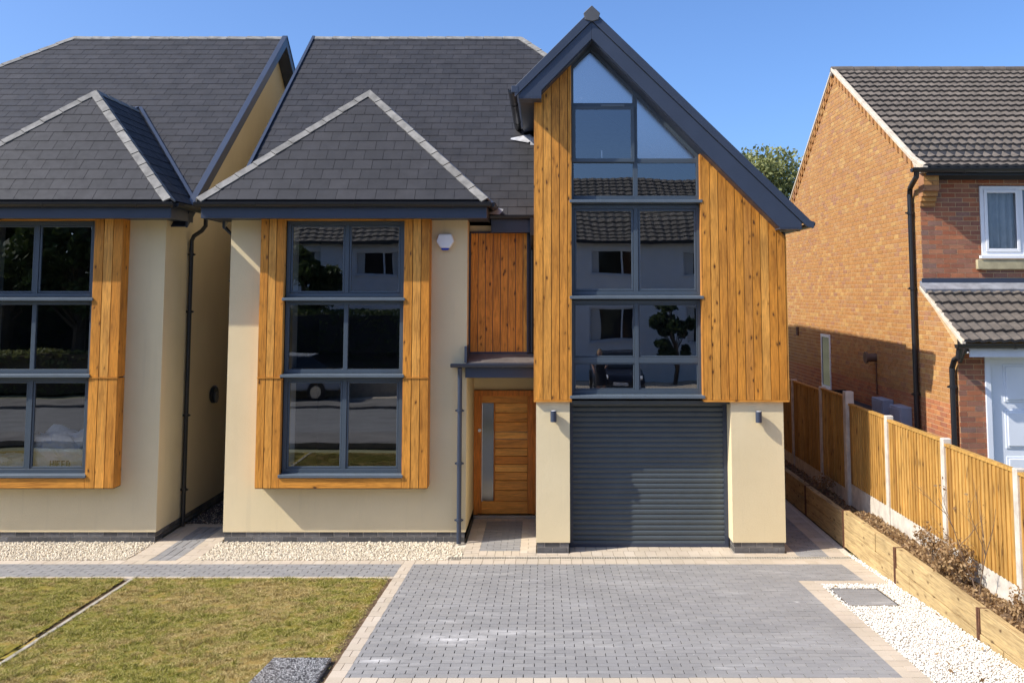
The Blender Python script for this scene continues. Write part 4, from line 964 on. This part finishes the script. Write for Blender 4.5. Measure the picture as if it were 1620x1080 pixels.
pn = MB()
for (a, b) in ((7.03, 7.55), (7.63, 8.27), (8.34, 8.92)): pn.add([(a, NF+.01, wz0+.07), (b, NF+.01, wz0+.07), (b, NF+.01, wz1-.07), (a, NF+.01, wz1-.07)], [(0, 1, 2, 3)])
pn.build("pane", glass_mat("clear_glass", .05, tint=.85), wn)
MB().box(wx0-.05, wx1+.05, NF-.09, NF-.021, wz0-.05, wz0).build("frame_sill", 'white', wn, bevel=.004)
MB().box(6.85, 9.1, NF-.07, NF+.1, 4.18, 4.335).build("stone_sill", 'stone', wn, bevel=.008)
cu = MB(); vs = []
for i in range(121):
    x = 6.99+i*.0165; yy = NF+.14+.03*math.sin(x*55)+.012*math.sin(x*143+1); vs += [(x, yy, 4.42), (x, yy, 5.5)]
cu.add(vs, [(2*i, 2*i+2, 2*i+3, 2*i+1) for i in range(120)]); cu.build("curtain", simple("grey_curtain", (.30, .33, .36), .9, .1, 8), wn, smooth=True)
MB().box(6.4, 9.6, .5, .55, 4.0, 5.75).box(6.9, 9.05, .26, .6, 4.3, 4.39).build("room_back", 'plaster', NB)
# side window, flue, meter boxes
sw = MB().box(5.975, 6.02, 5.12, 5.17, 1.80, 2.94).box(5.975, 6.02, 5.72, 5.77, 1.80, 2.94).box(5.975, 6.02, 5.17, 5.72, 1.80, 1.86).box(5.975, 6.02, 5.17, 5.72, 2.88, 2.94).build("side_window", 'white', NB, bevel=.003)
MB().box(5.99, 5.995, 5.17, 5.72, 1.86, 2.88).build("pane", 'cglass', sw)
MB().box(5.92, 5.975, 5.08, 5.80, 1.75, 1.80).build("sill", 'white', sw)
fl = MB().tube([(6, 2.4, 2.65), (5.84, 2.4, 2.65)], .075, 16).tube([(5.84, 2.4, 2.65), (5.80, 2.4, 2.65)], .105, 16); fl.build("boiler_flue", simple("brown_flue", (.12, .07, .05), .6), NB)
MB().box(5.96, 6, 7.6, 7.72, 2.82, 3.02).build("wall_vent", 'rust', NB)
MB().tube([(5.985, 2.36, 2.55), (5.985, 2.36, 2.0)], .012, 8).build("overflow_pipe", 'rust', NB)
for k, (ya, yb, z0, z1, lb) in enumerate([(1.56, 2.12, 1.35, 1.98, "grey utility meter box on the brick side wall, the one nearer the dark gate"), (.74, 1.24, 1.30, 1.95, "grey utility meter box on the brick side wall beside the black downpipe")]):
    mb = thing("meter_box", lb, "meter box", (5.9, (ya+yb)/2, z0), "meter boxes on the brick wall")
    MB().box(5.80, 5.99, ya, yb, z0, z1).build("casing", simple("grey_box", (.34, .36, .42), .5), mb, bevel=.01)
    MB().box(5.792, 5.80, ya+.04, yb-.04, z0+.04, z1-.04).build("door", simple("grey_box_door", (.36, .38, .44), .5), mb, bevel=.004)
gt = thing("side_gate", "dark timber gate closing the alley beside the brick house", "gate", (5.5, 4.2, 0))
g_ = MB()
for k in range(7): g_.box(5.06+k*.132, 5.06+k*.132+.125, 4.1, 4.13, .05, 1.9)
g_.build("boards", simple("dark_gate_wood", (.022, .016, .014), .8), gt); MB().box(5.06, 5.98, 4.13, 4.18, .3, .42).box(5.06, 5.98, 4.13, 4.18, 1.5, 1.62).build("ledge", 'deck', gt)
mb = MB().box(5.4, 5.95, 2.6, 3.9, 1.40, 1.85); 
sd = thing("storage_chest", "low dark storage chest standing in the shaded alley behind the fence", "storage chest", (5.65, 3.2, 0))
MB().box(5.30, 5.94, 2.2, 3.9, 0, 1.72).build("body", simple("dark_shed", (.02, .018, .018), .8), sd); MB().box(5.26, 5.96, 2.15, 3.95, 1.72, 1.76).build("lid", simple("dark_lid", (.025, .02, .02), .7), sd, bevel=.005)

# ================================================================== FENCE, PLANTER
FX = 5.0
FN = thing("boundary_fence", "close-boarded timber fence with pale concrete posts and gravel boards", "fence", (FX, 1, 0))
posts = [6.2, 4.33, 2.38, .86, -.93, -2.90, -4.74, -6.6]
ptop = [2.08, 2.09, 2.13, 2.20, 2.03, 2.0, 1.96, 1.95]
for y, zt_ in zip(posts, ptop):
    big = abs(y-.86) < .1
    wd = .075 if big else .048
    MB().prism([(FX-.05-(.03 if big else 0), y-wd, -.1), (FX+.06, y-wd, -.1), (FX+.06, y+wd, -.1), (FX-.05-(.03 if big else 0), y+wd, -.1)], (0, 0, zt_+.1)).build("post", 'concrete', FN, bevel=.008)
for k in range(len(posts)-1):
    ya, yb = posts[k+1]+.075, posts[k]-.05
    zt0 = ptop[k]-.03 if k < 3 else ptop[k]-.10+.0
    if k == 2: ya = posts[3]+.08
    zt1 = min(ptop[k], ptop[k+1])-.05; zb = .60 if k < 3 else .73
    fbm = MB(); yy = ya
    while yy < yb-.01:      # feather-edged boards, each lapping the next
        y2 = min(yy+random.uniform(.092, .102), yb); dz = random.uniform(-.006, .004); e_ = random.uniform(0, .003)
        fbm.prism([(FX-.012, yy, zb), (FX-.034-e_, yy, zb), (FX-.018-e_, y2+.004, zb), (FX-.012, y2+.004, zb)], (0, 0, zt1-zb+dz)); yy = y2
    pnl = fbm.build("panel", 'fence', FN)
    MB().box(FX-.04, FX+.03, ya-.02, yb, zt1, zt1+.03).build("capping_rail", 'fence', pnl)
    MB().box(FX-.01, FX+.01, ya, yb, zb-.02, zt1).build("panel_back", 'sleeper', pnl)
    MB().box(FX-.022, FX+.022, ya-.02, yb+.02, zb-.36, zb-.004).build("gravel_board", 'concrete', FN, bevel=.004)
# sleeper retaining wall
SW = thing("sleeper_wall", "low retaining wall of tan timber sleepers held by rusty steel posts beside the gravel", "retaining wall", (4.55, -2, 0))
sx = 4.5
def course(ya, yb, z0, z1, lens):
    y = ya; n = 0
    while y < yb-.02:
        l = min(lens[n % len(lens)], yb-y); dx = random.uniform(-.008, .008)
        MB().box(sx+dx, sx+.10+dx, y+.003, y+l-.003, z0, z1).build("sleeper", 'sleeper', SW, bevel=.008, seg=2); y += l; n += 1
course(-6.8, -.32, .30, .545, [2.02, 2.35, .75, 1.36]); course(-6.8, -.32, .02, .296, [1.5, 2.4, 1.2, 1.38])
course(-.32, 9, .26, .50, [2.1, 2.4, 2.4]); course(-.32, 9, 0, .256, [2.4, 1.7, 2.4])
for y in (-4.78, -2.42, -.32, 1.78): MB().box(sx-.012, sx+.006, y-.035, y+.035, 0, .545 if y < 0 else .5).box(sx-.012, sx+.11, y-.006, y+.006, .0, .55 if y < 0 else .505).build("steel_post", 'rust', SW)
# soil bed
from mathutils import noise as nz
def soilz(x, y): return .47+(x-4.6)*.12*(-1 if y > -.2 else .1)+nz.noise(Vector((x*6, y*6, 0)))*.035+nz.noise(Vector((x*17, y*17, 5)))*.018-(.05 if y > -.2 else 0)
nx, ny = 12, 420; vs = []; fs = []
for j in range(ny+1):
    for i in range(nx+1):
        X = 4.595+(.39)*i/nx; Yy = -7+16*j/ny; vs.append((X, Yy, soilz(X, Yy)))
for j in range(ny):
    for i in range(nx): a = j*(nx+1)+i; fs.append((a, a+1, a+nx+2, a+nx+1))
tag(MB().add(vs, fs).build("soil_bed", 'soil', smooth=True), kind='structure')
def leaves(n, fx, size, jitter=.8):
    C = np.array([fx() for _ in range(n)]); s = size*rng.uniform(.5, 1.3, (n, 1)); a = rng.normal(0, 1, (n, 3)); a /= np.linalg.norm(a, axis=1)[:, None]
    b = rng.normal(0, 1, (n, 3)); b -= a*(a*b).sum(1)[:, None]; b /= np.linalg.norm(b, axis=1)[:, None]
    a = a*s; b = b*s*.55
    v = np.stack([C-a, C+b, C+a, C-b], 1).reshape(-1, 3); f = np.arange(4*n).reshape(-1, 4); return v, f
def litter():
    x = random.uniform(4.6, 4.97); y = random.uniform(-6.6, 0.2) if random.random() < .85 else random.uniform(.2, 6)
    return (x, y, soilz(x, y)+random.uniform(.0, .03))
v, f = leaves(4200, litter, .024); 
v2, f2 = leaves(14, lambda: (lambda x, y: (x, y, gzf(y)+.025))(random.uniform(3.6, 4.45), random.uniform(-6.2, -2.6)), .028)
tag(fastmesh("leaf_litter", np.concatenate([v, v2]), np.concatenate([f, f2+len(v)]), 'deadleaf'), "dry brown fallen leaves on the soil bed", "leaves", kind='stuff')
rs = random.Random(5)
def branch(mb, p, d, L_, r, depth, tips, wob=.25, kids=3):
    pts = [Vector(p)]; dd = Vector(d).normalized(); n = 6
    for i in range(n):
        dd = (dd+Vector((rs.gauss(0, wob*.3), rs.gauss(0, wob*.3), rs.gauss(.03, wob*.2)))).normalized(); pts.append(pts[-1]+dd*L_/n)
    mb.tube(pts, r, 6, rr=[r*(1-.75*i/n) for i in range(n+1)])
    tips.append(pts[-1]); tips.append(pts[-2])
    if depth:
        for k in range(kids):
            t = rs.uniform(.3, .95); q = pts[int(t*n)]; nd = (dd+Vector((rs.gauss(0, .55), rs.gauss(0, .55), rs.gauss(.25, .3)))).normalized()
            branch(mb, q, nd, L_*rs.uniform(.35, .6), r*.5, depth-1, tips, wob, kids)
def plant(name, label, cat, x, y, h, r, nst, depth, leafn, lsize, group=None, lm='deadleaf', kids=3, spread=.25):
    z = soilz(x, y); t = thing(name, label, cat, (x, y, z), group); mb = MB(); tips = []
    for k in range(nst): branch(mb, (x+rs.gauss(0, .03), y+rs.gauss(0, .05), z-.02), (rs.gauss(-.15, spread), rs.gauss(0, spread), 1), h*rs.uniform(.6, 1), r, depth, tips, kids=kids)
    mb.build("stems", 'twig', t)
    if leafn:
        def fx():
            q = tips[rs.randrange(len(tips))]; return tuple(q+Vector((rs.gauss(0, .03), rs.gauss(0, .03), rs.gauss(0, .03))))
        v, f = leaves(leafn, fx, lsize); v = v-np.array([x, y, z]); fastmesh("leaves", v, f, lm, t)
plant("sapling", "tall bare twiggy sapling against the last lit fence panel", "sapling", 4.84, -4.08, 1.25, .009, 2, 2, 26, .022, kids=4, spread=.12)
plant("dead_shrub", "tangled dead shrub with curled brown leaves below the sapling", "shrub", 4.80, -3.75, .42, .005, 14, 2, 800, .024, "dead shrubs in the soil bed")
plant("dead_shrub", "withered shrub of thin stems by the third lit concrete post", "shrub", 4.80, -2.9, .40, .004, 12, 2, 560, .022, "dead shrubs in the soil bed")
plant("dead_shrub", "low dry shrub with a few green shoots near the sleepers", "shrub", 4.74, -3.4, .34, .004, 10, 2, 460, .022, "dead shrubs in the soil bed")
plant("weed", "sparse green weed between the dead shrubs and the fence", "weed", 4.86, -3.5, .30, .003, 4, 1, 60, .016, lm='leaf')
plant("dead_shrub", "small dry bush in the bed by the tall thick fence post, in shade", "shrub", 4.78, 1.6, .30, .004, 10, 2, 420, .020, "dead shrubs in the soil bed")
plant("dead_shrub", "dry bush at the bottom right corner of the soil bed", "shrub", 4.84, -5.0, .26, .004, 10, 2, 420, .022, "dead shrubs in the soil bed")

# ================================================================== TREES
def tree(name, label, x, y, z0, h, cr, clumps, n, lsize, lm='leaf', group=None, zc=.62):
    t = thing(name, label, "tree", (x, y, z0), group); mb = MB(); rs2 = random.Random(int(x*10)+int(y*7))
    mb.tube([(x, y, z0-.2), (x+.1, y, z0+h*.3), (x-.1, y+.1, z0+h*.6), (x, y, z0+h*.9)], .2, 8, rr=[.03*h, .022*h, .014*h, .004*h])
    cs = []
    for k in range(clumps):
        a = rs2.uniform(0, 6.283); rr_ = cr*math.sqrt(rs2.random())*.85; zz = z0+h*rs2.uniform(.32, .93)
        f_ = 1-abs((zz-z0)/h-zc)*1.3; cx_, cy_ = x+math.cos(a)*rr_*f_, y+math.sin(a)*rr_*f_
        cs.append((cx_, cy_, zz, cr*rs2.uniform(.14, .34)))
        mb.tube([(x, y, z0+(zz-z0)*.55), ((x+cx_)/2, (y+cy_)/2, z0+(zz-z0)*.8), (cx_, cy_, zz)], .03, 5, rr=[.008*h, .005*h, .002*h])
    mb.build("trunk", 'bark', t)
    C = np.array(cs); idx = rng.integers(0, len(C), n); d = rng.normal(0, 1, (n, 3)); d /= np.linalg.norm(d, axis=1)[:, None]
    P = C[idx, :3]+d*C[idx, 3:4]*rng.uniform(.45, 1.08, (n, 1))*np.array([1, 1, .8]); it = iter(P)
    v, f = leaves(n, lambda: tuple(next(it)), lsize); v = v-np.array([x, y, z0]); fastmesh("crown", v, f, lm, t); return t
tree("background_tree", "pale olive tree seen over the roof slope behind the gap to the brick house", 10.2, 31, 0, 11.0, 4.6, 70, 26000, .12, zc=.6)
tree("background_tree", "lower leafy tree whose crown shows just above the dark roof slope", 7.4, 28, 0, 10.6, 3.0, 40, 12000, .12, zc=.6)

# ================================================================== ACROSS THE STREET (seen in the window glass)
ZS = gzf(-8)
OP = thing("opposite_house", "white rendered terrace with a brown tiled roof across the street, mirrored in the windows", "house", (-2, -28, ZS))
xa, xb, yf = -12.5, 14, -25.0
wm = MB(); ox = [(-11.6, -9.4), (-7.9, -6.1), (-3.2, -1.2), (1.8, 3.9), (5.7, 7.6), (9.8, 11.8)]
zf = [(1.9, 3.25), (4.55, 5.6)]
cuts = [xa]+sum([[a, b] for a, b in ox], [])+[xb]
for i in range(0, len(cuts), 2): wm.box(cuts[i], cuts[i+1], yf-.3, yf, ZS-.1, 6.0)
for (a, b) in ox: wm.box(a, b, yf-.3, yf, ZS-.1, 1.9).box(a, b, yf-.3, yf, 3.25, 4.55).box(a, b, yf-.3, yf, 5.6, 6.0)
wm.box(xa, xb, yf-8, yf-7.7, ZS, 6); yz_gable(wm, xa, xa+.3, [(yf-.3, ZS), (yf-8, ZS), (yf-8, 6), (yf-4, 9.0), (yf-.3, 6)])
wm.build("rendered_wall", 'farwall', OP)
for (a, b) in ox:
    for (c, d) in zf:
        fw = MB().box(a, a+.06, yf-.12, yf-.06, c, d).box(b-.06, b, yf-.12, yf-.06, c, d).box(a+.06, b-.06, yf-.12, yf-.06, c, c+.06).box(a+.06, b-.06, yf-.12, yf-.06, d-.06, d).box(a+(b-a)*.62, a+(b-a)*.62+.07, yf-.12, yf-.06, c+.06, d-.06)
        fw.box(a-.05, b+.05, yf-.06, yf+.05, c-.06, c)
        w_ = fw.build("window", 'white', OP); MB().box(a+.05, b-.05, yf-.2, yf-.15, c, d).build("pane", 'cglass', w_); MB().box(a+.07, a+.38, yf-.148, yf-.13, c+.07, d-.07).box(b-.3, b-.07, yf-.148, yf-.13, c+.07, d-.07).split("curtain", 'plasterw', w_)
tiled_roof([(yf+.35, 5.95), (yf-4, 9.05)], xa-.2, xb+.2, course=.33, wave=.33, amp=.03, mat='pantile_far', parent=OP)
MB().box(xa-.2, xb+.2, yf+.3, yf+.42, 5.86, 5.98).box(xa-.2, xb+.2, yf-4.2, yf+.3, 5.93, 5.96).build("gutter", 'black', OP)
MB().prism([(xa, yf-4, 9.0), (xa, yf-8.2, 5.9), (xa, yf+.3, 5.9)], (xb-xa, 0, 0)).build("roof_body", 'deck', OP)
gwall = MB().box(-9.2, -1.4, -17.8, -17.6, ZS, ZS+.55)
tag(gwall.build("garden_wall", 'kerb'), "low concrete front garden wall across the street", "wall")
tree("street_tree", "round dark tree in the forecourt of the white house opposite", 5.0, -23.2, ZS, 3.3, 1.0, 16, 5000, .09, 'leafd')
tree("street_tree", "leafy tree in front of the left end of the white house opposite", -9.2, -22.0, ZS, 5.2, 1.9, 20, 9000, .11, 'leafd')
tree("street_tree", "tall dark tree across the street, mirrored in the far left window", -17.5, -21, ZS, 9.5, 3.2, 40, 16000, .16, 'leafd')
tree("street_tree", "broad dark tree across the street beside the tall one", -22.5, -25, ZS, 10.5, 4.0, 44, 18000, .18, 'leafd')
tree("street_tree", "conifer-dark tree between the broad tree and the white house", -14.0, -27, ZS, 8.8, 2.6, 36, 13000, .16, 'leafd')
tree("street_tree", "dark tree at the far end of the street opposite", -28.5, -24, ZS, 9.0, 3.6, 36, 12000, .18, 'leafd')
def hedgepts(x0, x1, y0, y1, z0, z1): return lambda: (random.uniform(x0, x1), random.uniform(y0, y1), random.uniform(z0, z1))
hd = thing("hedge", "clipped green hedge across the street below the tall dark trees", "hedge", (-19, -19, ZS))
v, f = leaves(14000, hedgepts(-26, -13.5, -19.4, -18.4, ZS, ZS+1.5), .09); fastmesh("foliage", v-np.array([-19, -19, ZS]), f, 'leaf', hd)
MB().box(-25.9, -13.6, -19.3, -18.5, ZS, ZS+1.35).build("hedge_core", 'bark', hd)
hc_ = thing("hedge", "tall dark leylandii hedge behind the trunks of the street trees opposite", "hedge", (-21, -28.5, ZS))
v, f = leaves(26000, hedgepts(-32, -12.8, -29.2, -27.6, ZS, ZS+4.6), .11); fastmesh("foliage", v-np.array([-21, -28.5, ZS]), f, 'leafd', hc_)
MB().box(-31.8, -12.9, -29.0, -27.8, ZS, ZS+4.4).build("hedge_core", 'deck', hc_)
hb_ = thing("hedge", "tall dark bushes in front of the left end of the white house opposite", "hedge", (-7, -20.5, ZS))
v, f = leaves(15000, hedgepts(-9.8, -5.2, -21.2, -19.8, ZS, ZS+2.9), .07); fastmesh("foliage", v-np.array([-7, -20.5, ZS]), f, 'leafd', hb_)
MB().box(-9.6, -5.4, -21.1, -19.95, ZS, ZS+2.7).build("hedge_core", 'deck', hb_)
def car(x, y, rz, col, label, rough=.25):
    t = thing("parked_car", label, "car", (x, y, ZS), "cars parked across the street"); t.rotation_euler = (0, 0, 0)
    cr_, sr = math.cos(rz), math.sin(rz)
    T = lambda p: (x+p[0]*cr_-p[1]*sr, y+p[0]*sr+p[1]*cr_, ZS+p[2])
    def loft(secs, name, mat, bevel=0):
        mb = MB(); V_ = []; n = len(secs[0])
        for s in secs: V_ += [T(p) for p in s]
        F = [tuple(range(n))[::-1], tuple(range((len(secs)-1)*n, len(secs)*n))]
        for i in range(len(secs)-1):
            for k in range(n): F.append((i*n+k, i*n+(k+1) % n, (i+1)*n+(k+1) % n, (i+1)*n+k))
        return mb.add(V_, F).build(name, mat, t, bevel=bevel, seg=3)
    side = [(-2.1, .35), (-2.12, .62), (-2.0, .78), (-1.1, .92), (.0, .95), (1.4, .95), (2.0, .88), (2.1, .6), (2.05, .33)]
    loft([[(a, yy, c) for a, c in side] for yy in (-.86, .86)], "body", simple("paint_"+label[:6].strip(), col, rough, .03), .09)
    top = [(-1.15, .93), (-.35, 1.40), (.0, 1.45), (1.0, 1.42), (1.75, .95)]
    cab = [[(a*(1 if c < 1 else .96), yy*(1 if c < 1 else .80), c) for a, c in top] for yy in (-.80, .80)]
    loft(cab, "cabin", 'cglass', .05)
    loft([[(-.30, yy, 1.425), (0, yy, 1.47), (.95, yy, 1.44), (.95, yy, 1.41), (-.3, yy, 1.40)] for yy in (-.62, .62)], "roof_panel", simple("roofpaint_"+label[:6].strip(), col, rough, .03))
    for wx in (-1.32, 1.28):
        for wy in (-.84, .84):
            wq = MB().tube([T((wx, wy-.09, .31)), T((wx, wy+.09, .31))], .31, 20).build("wheel", 'black', t)
            MB().tube([T((wx, wy-.095, .31)), T((wx, wy+.095, .31))], .19, 14).build("rim", 'chrome', wq)
    for wy in (-.62, .62): loft([[(-2.09, wy-.16, .62), (-2.12, wy-.16, .68), (-2.0, wy-.16, .76)], [(-2.09, wy+.16, .62), (-2.13, wy+.16, .68), (-2.0, wy+.16, .76)]], "headlight", 'white')
    loft([[(-2.14, -.26, .42), (-2.14, -.26, .53), (-2.12, -.26, .53)], [(-2.14, .26, .42), (-2.14, .26, .53), (-2.12, .26, .53)]], "number_plate", 'white')
car(2.5, -19.9, R(-90), (.015, .018, .03), "dark blue car facing the road outside the white house opposite")
car(7.6, -19.4, R(-90), (.03, .05, .11), "blue car parked right of the dark one across the street")
car(-8.6, -16.9, 0, (.42, .44, .46), "silver car parked along the far kerb")

# person across the street, seen only in the glass
pr_ = thing("person", "person with fair hair in a dark dress standing in front of the dark car opposite", "person", (1.75, -17.2, ZS))
bm = bmesh.new(); px, py, pz = 1.75, -17.2, ZS
J = {'pel': (0, 0, .92), 'waist': (0, 0, 1.08), 'chest': (0, 0, 1.30), 'neck': (0, 0, 1.45), 'head': (0, .01, 1.53), 'top': (0, 0, 1.66),
     'lh': (-.09, 0, .88), 'lk': (-.10, .02, .48), 'la': (-.10, -.01, .09), 'lt': (-.11, .12, .03), 'rh': (.09, 0, .88), 'rk': (.10, .02, .48), 'ra': (.11, -.01, .09), 'rt': (.13, .12, .03),
     'ls': (-.17, 0, 1.38), 'le': (-.24, -.02, 1.12), 'lw': (-.20, .12, .92), 'rs': (.17, 0, 1.38), 're': (.24, .02, 1.12), 'rw': (.16, .2, 1.12)}
RD = {'pel': .13, 'waist': .105, 'chest': .13, 'neck': .045, 'head': .085, 'top': .07, 'lh': .085, 'lk': .055, 'la': .035, 'lt': .03, 'rh': .085, 'rk': .055, 'ra': .035, 'rt': .03, 'ls': .055, 'le': .038, 'lw': .026, 'rs': .055, 're': .038, 'rw': .026}
E_ = [('pel', 'waist'), ('waist', 'chest'), ('chest', 'neck'), ('neck', 'head'), ('head', 'top'), ('pel', 'lh'), ('lh', 'lk'), ('lk', 'la'), ('la', 'lt'), ('pel', 'rh'), ('rh', 'rk'), ('rk', 'ra'), ('ra', 'rt'), ('chest', 'ls'), ('ls', 'le'), ('le', 'lw'), ('chest', 'rs'), ('rs', 're'), ('re', 'rw')]
for s_, wr in (('l', J['lw']), ('r', J['rw'])):
    for k in range(5):
        fn = f'{s_}f{k}'; J[fn] = (wr[0]+(-.03+.015*k), wr[1]+.05-(.02 if k == 4 else 0), wr[2]-.09+(.02 if k == 4 else abs(k-1.5)*.008)); RD[fn] = .009; E_.append((s_+'w', fn))
ids = {k: i for i, k in enumerate(J)}
me = bpy.data.meshes.new("body"); me.from_pydata([J[k] for k in J], [(ids[a], ids[b]) for a, b in E_], [])
bo = bpy.data.objects.new("body", me); COL.objects.link(bo); bo.parent = pr_; me.materials.append(M['skin'])
sk_ = bo.modifiers.new("skin", 'SKIN'); sv = me.skin_vertices[0].data
for k, i in ids.items(): sv[i].radius = (RD[k], RD[k]*(.8 if k in ('chest', 'pel', 'waist') else 1))
sv[0].use_root = True
sd_ = bo.modifiers.new("sub", 'SUBSURF'); sd_.levels = sd_.render_levels = 2
dr_ = MB(); rings = [(.50, .21), (.75, .19), (.92, .165), (1.08, .125), (1.30, .155), (1.40, .15), (1.43, .08)]
V_ = [(px+r*math.cos(t), py+r*.72*math.sin(t), pz+z) for z, r in rings for t in [2*math.pi*k/18 for k in range(18)]]
dr_.add(V_, [(i*18+k, i*18+(k+1) % 18, (i+1)*18+(k+1) % 18, (i+1)*18+k) for i in range(len(rings)-1) for k in range(18)])
dr_.build("dress", 'cloth', pr_, smooth=True)
hr = MB(); rings = [(1.44, .06), (1.52, .088), (1.60, .094), (1.66, .075), (1.70, .02)]
V_ = [(px+r*math.cos(t), py-.02+r*math.sin(t)*(1 if math.sin(t) < 0 else .55), pz+z) for z, r in rings for t in [2*math.pi*k/14 for k in range(14)]]
hr.add(V_, [(i*14+k, i*14+(k+1) % 14, (i+1)*14+(k+1) % 14, (i+1)*14+k) for i in range(len(rings)-1) for k in range(14)])
hr.build("hair", 'hair', pr_, smooth=True)
